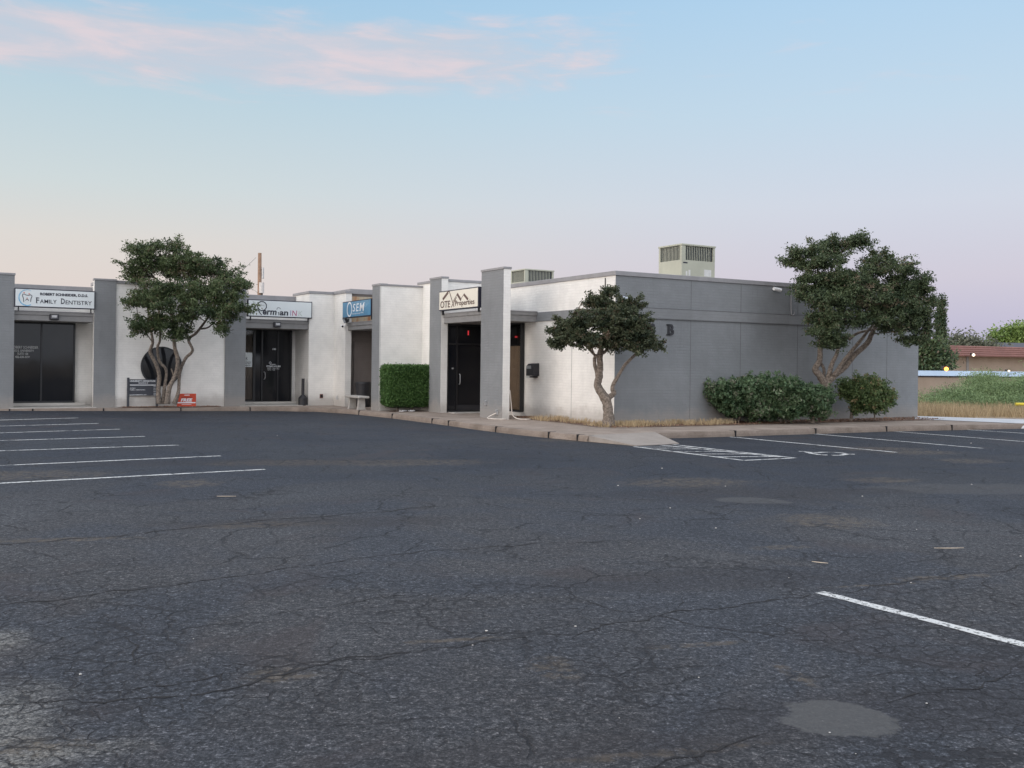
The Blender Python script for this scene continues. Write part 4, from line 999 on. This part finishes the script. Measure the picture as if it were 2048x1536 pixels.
tree('broad dark multi-stemmed tree in front of the round window', 30.0,
     [(312,515,48,26,.2), (285,500,26,14), (345,500,26,16), (268,530,24,15,.1), (330,535,45,20), (372,520,40,20,.1), (405,532,42,26,-.1), (385,548,60,20), (440,548,34,20), (466,563,26,15,.0), (280,555,26,10),
      (320,580,52,24,-.5), (380,585,60,28,-.5), (428,590,46,20,-.6), (456,600,32,18,-.5), (480,618,18,9,-.8), (300,600,40,18,-.6), (345,612,44,18,-.7), (412,618,40,16,-.7), (300,640,34,20,-.7), (330,655,34,22,-.6), (285,660,18,10,-.7), (440,630,34,12,-.6), (270,603,14,4,-.6), (455,570,40,12), (350,668,22,12,-.5), (445,650,8,16,-.6), (375,640,24,14,-.6)],
     [([z2(395,1405), z2(392,1300), z2(398,1180), z2(370,1080,-.1), z2(325,985,-.2), z2(345,910,-.3), z2(330,800,-.3), z2(300,600,-.3)], [0.084, 0.063, 0.059, 0.055, 0.050, 0.042, 0.034, 0.017]),
      ([z2(425,1405,.1), z2(440,1290,.1), z2(455,1140,.1), z2(400,1060,.1), z2(385,950), z2(405,880), z2(400,700), z2(380,400)], [0.067, 0.050, 0.042, 0.042, 0.038, 0.038, 0.034, 0.017]),
      ([z2(460,1405,-.1), z2(480,1280,-.1), z2(530,1170,-.15), z2(548,1050,-.2), z2(525,950,-.2), z2(515,860,-.2), z2(510,700,-.2), z2(480,350,-.2)], [0.092, 0.067, 0.063, 0.059, 0.055, 0.050, 0.042, 0.017]),
      ([z2(520,1405), z2(555,1300), z2(565,1150), z2(610,1040,-.1), z2(668,975,-.2), z2(635,885,-.2), z2(700,830,-.3), z2(770,740,-.4), z2(860,600,-.5)], [0.076, 0.050, 0.046, 0.046, 0.044, 0.042, 0.040, 0.034, 0.017]),
      ([z2(637,885,-.2), z2(622,830,-.2), z2(655,775,-.2), z2(680,650,-.2)], [0.034, 0.025, 0.024, 0.013]), ([z2(725,800,-.3), z2(790,790,-.4), z2(832,755,-.5), z2(900,690,-.5)], [0.029, 0.024, 0.018, 0.008]), ([z2(520,1190), z2(495,1120)], [0.029, 0.017])],
     12, 95, .12, .080, LEAF1, 1.2, 5, 30.75, .42)
tree('gnarled small tree with a dense dark crown at the white corner', 23.9,
     [(1218,586,11,14,-.1), (1194,607,26,17,-.2), (1216,615,28,22,-.3), (1262,612,22,14,-.2), (1243,618,20,14), (1137,642,26,15,-.3), (1178,634,38,26,-.5), (1222,645,46,30,-.6), (1264,646,38,30,-.5), (1294,683,18,15,-.5), (1282,650,18,15,-.4), (1122,685,20,14,-.4), (1155,675,34,20,-.6), (1196,680,40,20,-.7), (1240,688,40,17,-.6), (1275,695,26,12,-.5), (1112,662,8,6,-.3), (1312,690,6,5,-.3), (1150,655,30,20,-.5), (1255,665,42,26,-.6)],
     [([z5(775,1368), z5(770,1260), z5(762,1185), z5(728,1130), z5(695,1075), z5(708,1010), z5(716,930), z5(715,860), z5(735,760), z5(760,600), z5(770,450)], [.165, .125, .115, .105, .095, .085, .075, .07, .06, .045, .02]),
      ([z5(698,1060), z5(692,990), z5(676,920), z5(682,870), z5(725,850), z5(765,815), z5(800,700)], [.05, .045, .045, .042, .04, .04, .025]), ([z5(688,870), z5(650,830), z5(560,740), z5(470,680)], [.035, .03, .03, .015]),
      ([z5(745,1210), z5(775,1165), z5(812,1130), z5(803,1085), z5(850,1000), z5(900,920), z5(975,845), z5(1040,760)], [.07, .07, .065, .05, .042, .038, .035, .02])],
     33, 85, .08, .062, LEAF2, .95, 8, 24.05, .55)
tree('large leaning tree with a spreading crown before the grey wall', 26.6,
     [(1645,500,42,22,.2), (1612,508,26,16), (1685,490,38,16,.1), (1718,487,18,9,.1), (1590,527,20,8), (1620,532,26,14), (1655,522,36,16), (1755,520,34,22,.1), (1790,535,36,22), (1730,545,34,16), (1820,562,36,22), (1800,580,50,26,-.2), (1828,588,20,18,-.2), (1625,560,26,18,-.3), (1660,560,40,24,-.4), (1705,565,50,24,-.4), (1605,582,22,16,-.4), (1640,600,40,24,-.6), (1690,600,52,26,-.7), (1745,595,55,28,-.6), (1790,615,52,28,-.6), (1822,618,28,22,-.5), (1826,640,20,14,-.5), (1860,606,12,4,-.3), (1842,578,12,7,-.3), (1660,640,36,20,-.7), (1655,668,34,20,-.8), (1665,690,26,14,-.7), (1700,635,40,18,-.6), (1750,640,50,20,-.6), (1800,652,40,16,-.5), (1822,682,10,14,-.4), (1848,660,14,7,-.4), (1635,640,20,16,-.6), (1846,628,10,7,-.4), (1700,575,60,30,-.5)],
     [([z6(890,1330,.1), z6(895,1200), z6(905,1110), z6(875,1050), z6(835,995), z6(866,940), z6(870,850), z6(880,700), z6(860,450), z6(850,300)], [.15, .13, .12, .10, .085, .075, .07, .06, .04, .02]),
      ([z6(905,1110), z6(925,1040), z6(945,970), z6(985,880), z6(1000,750)], [.09, .07, .06, .05, .03]),
      ([z6(912,1100), z6(955,1045), z6(1030,985), z6(1100,900), z6(1185,820), z6(1215,760), z6(1300,600), z6(1400,450)], [.09, .085, .08, .075, .07, .06, .045, .02]),
      ([z6(960,1040,-.1), z6(1020,950,-.1), z6(1085,870,-.1), z6(1150,790,-.2), z6(1260,650,-.2)], [.06, .055, .05, .045, .02]), ([z6(1060,800), z6(1110,760), z6(1180,740), z6(1300,720)], [.04, .035, .03, .02]), ([z6(875,960,.1), z6(895,1000,.1), z6(890,1060,.1)], [.04, .04, .04])],
     16, 105, .12, .074, LEAF3, 1.25, 12, 27.4, .42)

def bush(name, label, Yc, blobs_px, dens, nleaf, spread, size, mat, depth, seed, stems=(), core=.72, asp=.5, flowers=0, cat='shrub', group=None, check=True):
    rng = np.random.default_rng(seed)
    p0 = P(blobs_px[0][0], 730, Yc); t = thing(name, label, cat, (p0.x, p0.y, .13), group=group); inv = np.array([p0.x, p0.y, .13])
    blobs = []
    for b in blobs_px:
        dy = b[4]*depth if len(b) > 4 else 0; c = P(b[0], b[1], Yc+dy); k = (Yc+dy)/F
        blobs.append(((c.x, c.y, c.z), (b[2]*k*.95, min(depth, b[2]*k), b[3]*k*.80)))
    C = ell_centers(rng, blobs, dens, .7, check)
    sh = []
    for c, r in blobs:
        for _ in range(6):
            d = rng.normal(0, 1, 3); d[2] = abs(d[2])*.8; d /= np.linalg.norm(d); q0 = np.array(c)+d*np.array(r)*.95; L_ = rng.uniform(.08, .24)
            for k_ in range(4): sh.append(q0+(d*.6+np.array([0, 0, .6]))*L_*k_/3)
    leaves('foliage', rng, np.concatenate([np.repeat(C-inv, 4, 0)+rng.normal(0, spread*.8, (len(C)*4, 3)), np.array(sh)-inv]), nleaf//4, spread*.45, size, mat, t, asp, .8, check=False, zmin=-.0, base_tone=np.concatenate([np.repeat(rng.normal(.45, .24, len(C)), 4), rng.normal(.6, .15, len(sh))]))
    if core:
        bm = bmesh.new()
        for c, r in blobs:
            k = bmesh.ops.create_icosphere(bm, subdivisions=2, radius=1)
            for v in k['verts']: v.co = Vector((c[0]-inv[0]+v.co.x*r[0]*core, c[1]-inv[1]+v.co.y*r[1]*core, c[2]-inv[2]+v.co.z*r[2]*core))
        mk('dark_core', bm, CORE, t)
    if stems:
        for pts, rads in stems:
            bm = bmesh.new(); tube(bm, [P(q_[0], q_[1], Yc+.1)-Vector(inv) for q_ in pts], rads, 8, .08); mk('stem', bm, BARK, t)
    if flowers:
        bm = bmesh.new(); idx = rng.choice(len(C), flowers)
        for i in idx:
            k = bmesh.ops.create_icosphere(bm, subdivisions=1, radius=.022)
            for v in k['verts']: v.co = v.co+Vector(C[i]-inv)+Vector((0, -.08, .09))
        mk('blossom', bm, PETAL, t)
    return t
bush('shrub', 'long low green shrub against the grey wall', 26.35,
     [(1450,790,40,28), (1430,782,22,18), (1490,785,46,30), (1535,785,46,32), (1580,790,46,30), (1620,798,36,28), (1645,800,18,30), (1470,810,36,20), (1520,815,46,22), (1570,815,44,22), (1545,772,60,13), (1490,773,30,10), (1640,822,14,18)],
     150, 60, .085, .085, LEAFS, .75, 21, [([(1512,846),(1505,825),(1500,800)], [.035,.03,.03]), ([(1560,848),(1565,830),(1560,800)], [.03,.03,.03]), ([(1625,846),(1628,825),(1632,790)], [.06,.055,.04]), ([(1475,848),(1480,830),(1470,800)], [.025,.02,.02])], .68, .45, 14)
bush('shrub', 'rounded flowering shrub at the right of the grey wall', 27.9,
     [(1705,775,24,18), (1738,772,28,18), (1765,790,18,22), (1728,792,34,22), (1745,810,30,16), (1695,785,14,16), (1775,800,10,14), (1712,812,10,12)],
     130, 45, .09, .078, LEAFR, .6, 22, [([(1702,842),(1704,820),(1706,790)], [.05,.045,.04]), ([(1750,840),(1748,820),(1745,790)], [.02,.02,.02])], .5, .45, 16)
# clipped hedge
rng = np.random.default_rng(31); hd = thing('hedge', 'clipped square green hedge against the white wall', 'hedge', W(-2.15, 7.95, .13), A30)
bm = bmesh.new(); box(bm, -.66, .62, -.34, .30, .12, 1.30); mk('dark_core', bm, simple('added_hedge_core', (.02, .045, .015), .95), hd, bevel=.12)  # dark box added within the leaves to block the view through
pts = []
for k in range(7500):
    x, y, z = rng.uniform(-.72, .70), rng.uniform(-.42, .34), rng.uniform(.10, 1.38); f = rng.integers(0, 4)
    if f == 0 or f == 3: y = -.42
    elif f == 1: x = -.72
    else: z = 1.38
    # rounded corners
    v = np.array([x, y, z]); c = np.array([np.clip(x, -.58, .56), np.clip(y, -.28, .2), np.clip(z, .32, 1.28)]); d = v-c; n_ = np.linalg.norm(d)
    if n_ > .14: v = c+d/n_*.14
    if z < .35: v[0] += (.35-z)*.3*np.sign(-x); v[1] += .08*(.35-z)/.2
    pts.append(v+rng.normal(0, .012, 3))
leaves('foliage', rng, np.array(pts), 5, .028, .055, LEAFH, hd, .55, .9, check=False, zmin=.02)
for x in (-.3, .2):
    bm = bmesh.new(); tube(bm, [(x, 0, 0), (x+.03, 0, .2)], .03, 6); mk('stem', bm, BARK, hd)

# ------------------------------------------------------------ grasses, litter
def blades(name, rng, pts, h, wd, mat, lean=.35, zb=.13):
    n = len(pts); H = h*rng.uniform(.4, 1.3, n); a = rng.uniform(0, 2*np.pi, n); b = rng.uniform(0, 2*np.pi, n)
    base = pts; s = np.stack([np.cos(a), np.sin(a), np.zeros(n)], 1)*(wd/2); l = np.stack([np.cos(b)*lean*rng.random(n), np.sin(b)*lean*rng.random(n), np.ones(n)], 1)*H[:, None]
    V = np.stack([base-s, base+s, base+s*.3+l, base-s*.3+l], 1).reshape(-1, 3)
    return arr_mesh(name, V, 4, mat, None, np.clip(rng.normal(.5, .25, n), 0, 1))
rng = np.random.default_rng(41)
def scat(rng, n, u0, u1, v0, v1, z=.137, clump=None):
    u = rng.uniform(u0, u1, n); v = rng.uniform(v0, v1, n)
    if clump:
        k = rng.integers(0, clump, n); cu = rng.uniform(u0, u1, clump); cv_ = rng.uniform(v0, v1, clump)
        u = cu[k]+rng.normal(0, .09, n); v = cv_[k]+rng.normal(0, .07, n)
    x = C0.x+u*math.cos(A30)-v*math.sin(A30); y = C0.y+u*math.sin(A30)+v*math.cos(A30)
    keep = (((u < -.02) | (v < -.02)) & ((u < 11.3))); return np.stack([x, y, np.full(n, z)], 1)[keep]
g1 = np.concatenate([scat(rng, 2600, -.9, 3.6, -1.0, -.05, clump=60), scat(rng, 1300, -.85, -.1, -.9, 3.0, clump=34), scat(rng, 700, -.3, .5, -.9, -.2)])
tag(blades('dry_grass_tufts', rng, g1, .11, .012, DRY, .8), 'dry grass tufts along the foot of the corner walls', 'grass', kind='stuff')
g2 = np.concatenate([scat(rng, 3500, -.8, 11.8, -1.2, -.02), scat(rng, 800, -.8, -.05, .2, 4.0), scat(rng, 700, -9.8, -6.8, 12.05, 12.5, .14)])
def flakes(name, rng, pts, size, mat):
    n = len(pts); d = rng.normal(0, 1, (n, 3)); d[:, 2] *= .3; d /= np.linalg.norm(d, axis=1)[:, None]; s = np.cross(d, np.array([0, 0, 1.])+rng.normal(0, .3, (n, 3)))
    L = size*rng.uniform(.5, 1.4, n)[:, None]; p = pts+np.array([0, 0, size*.3])
    return arr_mesh(name, np.stack([p-d*L/2, p+s*L*.25, p+d*L/2, p-s*L*.25], 1).reshape(-1, 3), 4, mat, None, rng.random(n))
tag(flakes('leaf_litter', rng, g2, .06, LITTER), 'brown leaf litter scattered on the soil bed', 'leaf litter', kind='stuff')
# weeds in the field at right
def field(rng, n, x0, x1, y0, y1): return np.stack([rng.uniform(x0, x1, n), rng.uniform(y0, y1, n), np.full(n, .10)], 1)
fx = []
for i in range(26000):
    Y = rng.uniform(31.2, 44); X = Y*rng.uniform(.405, .62); 
    if (math.sin(X*2.1+Y*1.3)+math.sin(X*.9-Y*2.3)+rng.normal(0, .8)) > -.5: fx.append((X, Y, .10))
fx = np.array(fx)
tag(blades('dry_grass', rng, fx, .34, .016, DRY, .6), 'tall dry grass beyond the path', 'grass', kind='stuff')
wc = [((1868,806,34,8,0), 38.), ((1900,790,16,14,0), 39.), ((1925,796,18,16,0), 38.), ((1955,782,18,24,0), 40.), ((1975,768,14,18,0), 42.), ((2000,788,20,22,0), 40.), ((2030,774,18,22,0), 40.), ((2060,784,40,24,0), 38.), ((1895,810,40,9,0), 36.5), ((1960,808,46,12,0), 36.5), ((2030,808,46,12,0), 36.5), ((1970,756,14,9), 42), ((1955,765,14,9), 42), ((2100,790,40,20), 38), ((1880,795,12,10), 39)]
wr = np.random.default_rng(51); cs = []
for b, Yc in wc:
    c = P(b[0], b[1], Yc); k = Yc/F; n = int(b[2]*b[3]*.28)
    d = wr.normal(0, .55, (n, 3)); cs.append(np.array(c)+d*np.array([b[2]*k, 1.1, b[3]*k]))
cs = np.concatenate(cs); cs[:, 2] = np.maximum(cs[:, 2], .2)
w_ = leaves('green_weeds', wr, cs, 36, .13, .10, WEED, None, .22, 1.0, check=False, up=.0, base_tone=wr.normal(.5, .3, len(cs))); tag(w_, 'feathery green weeds growing in the field', 'weeds', kind='stuff')
# pebbles and scraps on the lot
pr_ = np.random.default_rng(61); pp = []
for i in range(30):
    Y = 3.8+pr_.random()**1.6*18; pp.append((pr_.uniform(-.52, .52)*Y, Y))
bm = bmesh.new()
for x, y in pp:
    k = bmesh.ops.create_icosphere(bm, subdivisions=1, radius=pr_.uniform(.002, .006)*(1+y*.06))
    for v in k['verts']: v.co = Vector((v.co.x*1.3+x, v.co.y+y, max(-.2, v.co.z*.6)+lotz(x, y)+.004))
tag(mk('pebbles', bm, simple('pale_stone', (.55, .53, .50), .8)), 'small pale stones scattered over the asphalt', 'stones', kind='stuff')
for lab, px, py, L_, a_ in (('thin white scrap lying by the left parking lines', 453, 994, .22, .1), ('thin pale twig on the asphalt near the middle', 1640, 1127, .13, -.5), ('curved dry stalk on the asphalt at the right', 1898, 1098, .28, .1)):
    g = Gx(px, py); bm = bmesh.new(); d = Vector((math.cos(a_), math.sin(a_), 0))
    tube(bm, [g-d*L_/2+Vector((0, 0, .01)), g+Vector((0, -.02, .012)), g+d*L_/2+Vector((0, 0, .01))], [.002, .0035, .002], 5)
    tag(mk('dry_stalk', bm, simple('straw', (.6, .5, .38), .8)), lab, 'stalk')

# ------------------------------------------------------------ far background, right
STUC = earth('tan_stucco', (.27, .215, .165), (.36, .29, .23), .8, .2)
BLUEC = simple('pale_blue_metal_cap', (.52, .68, .88), .35, 0, .06, .5)
REDR = simple('red_metal_roof', (.25, .12, .10), .5, 0, .12, 1)
def longbox(px0, px1, Ya, Yb, dep):
    a = P(px0, 740, Ya); b = P(px1, 742, Yb); d = (b-a); L = math.hypot(d.x, d.y); return a, math.atan2(d.y, d.x), L
a, rz, L = longbox(1800, 2330, 50, 58, 1)
bw = thing('boundary_wall', 'low tan wall with a pale blue metal cap beyond the field', 'wall', (a.x, a.y, 0), rz)
zt = P(1838, 741, 50.6).z
bx('wall', (0, L, 0, 6, -.2, zt-.26), STUC, bw); bx('cap', (-.1, L+.1, -.12, 6.1, zt-.26, zt), BLUEC, bw); bx('shadow_strip', (0, L, -.05, 0, zt-.33, zt-.262), INK, bw)  # dark strip stands in for the shade under the cap
a, rz, L = longbox(1800, 2400, 78, 92, 1)
rb = thing('tan_building', 'long tan building with a red metal roof', 'building', (a.x, a.y, 0), rz)
ze = P(1888, 712, 80).z; zr = P(1888, 691, 80).z
bx('wall', (0, L, 0, 10, -.2, ze), STUC, rb)
bm = bmesh.new(); a_ = [bm.verts.new(p) for p in ((-.4, -.9, ze), (L+.4, -.9, ze), (L+.4, -.5, zr), (-.4, -.5, zr), (-.4, 10, ze), (L+.4, 10, ze), (L+.4, 10, zr), (-.4, 10, zr))]
for f in ((0,1,2,3), (4,7,6,5), (3,2,6,7), (0,4,5,1), (0,3,7,4), (1,5,6,2)): bm.faces.new([a_[i] for i in f])
rf = mk('roof', bm, REDR, rb)
bm = bmesh.new()
for i in range(5): box(bm, -.4, L+.4, -.93+i*.08, -.88+i*.08, ze+(zr-ze)*(i+.5)/5-.02, ze+(zr-ze)*(i+.5)/5+.02)
mk('roof_rib', bm, REDR, rf)
bm = bmesh.new(); box(bm, 7.0, 7.25, -.05, 0, 0, ze); mk('downpipe', bm, FASCIA, rb)
def lamp(label, px, py, Y, m, r):
    t = thing('security_lamp', label, 'lamp', P(px, py, Y)); bx('housing', (-r*1.3, r*1.3, 0, .2, -r*.2, r*1.6), IRON, t)
    bm = bmesh.new(); bmesh.ops.create_uvsphere(bm, u_segments=12, v_segments=8, radius=r); o = mk('bulb', bm, m, t); o.location = (0, -.1, 0)
lamp('glowing orange lamp just above the blue capped wall', 1891, 738, 49.6, LAMPO, .10)
lamp('glowing white lamp under the red roof', 1946, 710, 79.0, LAMPW, .11)
lamp('tiny glowing lamp above the blue capped wall at right', 2016, 742, 52.3, LAMPW, .05)
dk = thing('dark_roofed_house', 'far house showing only its dark grey roof', 'house', P(1985, 740, 120)*Vector((1, 1, 0)) if False else Vector((P(1985, 740, 120).x, 120, 0)), .15)
z0, z1 = P(2020, 697, 120).z, P(2020, 683, 120).z
bx('wall', (0, 16, 0.5, 9.5, -.2, z0), STUC, dk)
bm = bmesh.new(); a_ = [bm.verts.new(p) for p in ((-.5, 0, z0), (16.5, 0, z0), (14.5, 4.5, z1), (1.5, 4.5, z1), (-.5, 9, z0), (16.5, 9, z0))]
for f in ((0,1,2,3), (4,3,2,5), (0,3,4), (1,5,2)): bm.faces.new([a_[i] for i in f])
mk('roof', bm, simple('dark_shingle', (.07, .07, .085), .8), dk)
yp = thing('barrier_rail', 'yellow metal rail at the right edge', 'barrier', P(2062, 808, 33)*Vector((1, 1, 0)))
zy = P(2050, 808.5, 33).z
bm = bmesh.new(); tube(bm, [(-.52, 0, zy), (1.6, 0, zy)], .05, 12); mk('rail', bm, YELLOW, yp, smooth=False); bm = bmesh.new(); tube(bm, [(.35, 0, 0), (.35, 0, zy)], .05, 12); mk('post', bm, YELLOW, yp)
def fartree(label, Y, blobs_px, dens, nl, spread, size, mat, seed, name='tree', trunk=None):
    rng = np.random.default_rng(seed); p0 = P(blobs_px[0][0], 735, Y); t = thing(name, label, 'tree', (p0.x, Y, 0)); inv = np.array([p0.x, Y, 0])
    bl = []
    for b in blobs_px:
        c = P(b[0], b[1], Y); k = Y/F; bl.append(((c.x, c.y, c.z), (b[2]*k, b[2]*k*.9, b[3]*k)))
    C = ell_centers(rng, bl, dens, .4, False)
    leaves('crown', rng, C-inv, nl, spread, size, mat, t, .5, .8, check=False, zmin=0)
    bm = bmesh.new(); h = bl[0][0][2]; tube(bm, [(0, 0, 0), (.1, 0, h*.5), (0, 0, h)], [h*.05, h*.035, h*.015], 8, .05); mk('trunk', bm, BARK, t)
fartree('dark bushy tree beside the end of the grey wall', 56, [(1868,705,26,32), (1850,690,20,22), (1876,722,22,20), (1845,720,18,22), (1858,735,28,12)], 9, 70, .32, .20, LEAFG if False else LEAF1, 71)
fartree('narrow tall cypress rising behind the large tree', 62, [(1880,690,8,50), (1881,650,7,40), (1882,622,5,26), (1883,602,2.5,16), (1878,710,9,35)], 40, 60, .13, .15, LEAF3, 72, 'cypress_tree')
fartree('grey green tree line top behind the red roof', 105, [(1905,690,20,20), (1930,692,26,18), (1960,698,24,12), (1985,702,20,8), (1900,710,20,14)], 3.0, 60, .6, .34, LEAFG, 73)
fartree('bright green tree behind the dark roofed house', 150, [(2012,675,18,18), (2040,672,22,17), (1996,684,14,11), (2070,680,26,20)], 2.2, 70, .8, .5, LEAFB, 74)
# building across the lot, only seen mirrored in the dark glass
ob = thing('tan_building', 'low tan building across the lot mirrored in the dark glass', 'building', (-30, -34, 0), .12)
bx('wall', (0, 46, -10, 0, -.2, 3.6), STUC, ob); bx('roof', (-.5, 46.5, -10.5, .5, 3.6, 4.1), REDR, ob)
print('objects', len(bpy.data.objects))
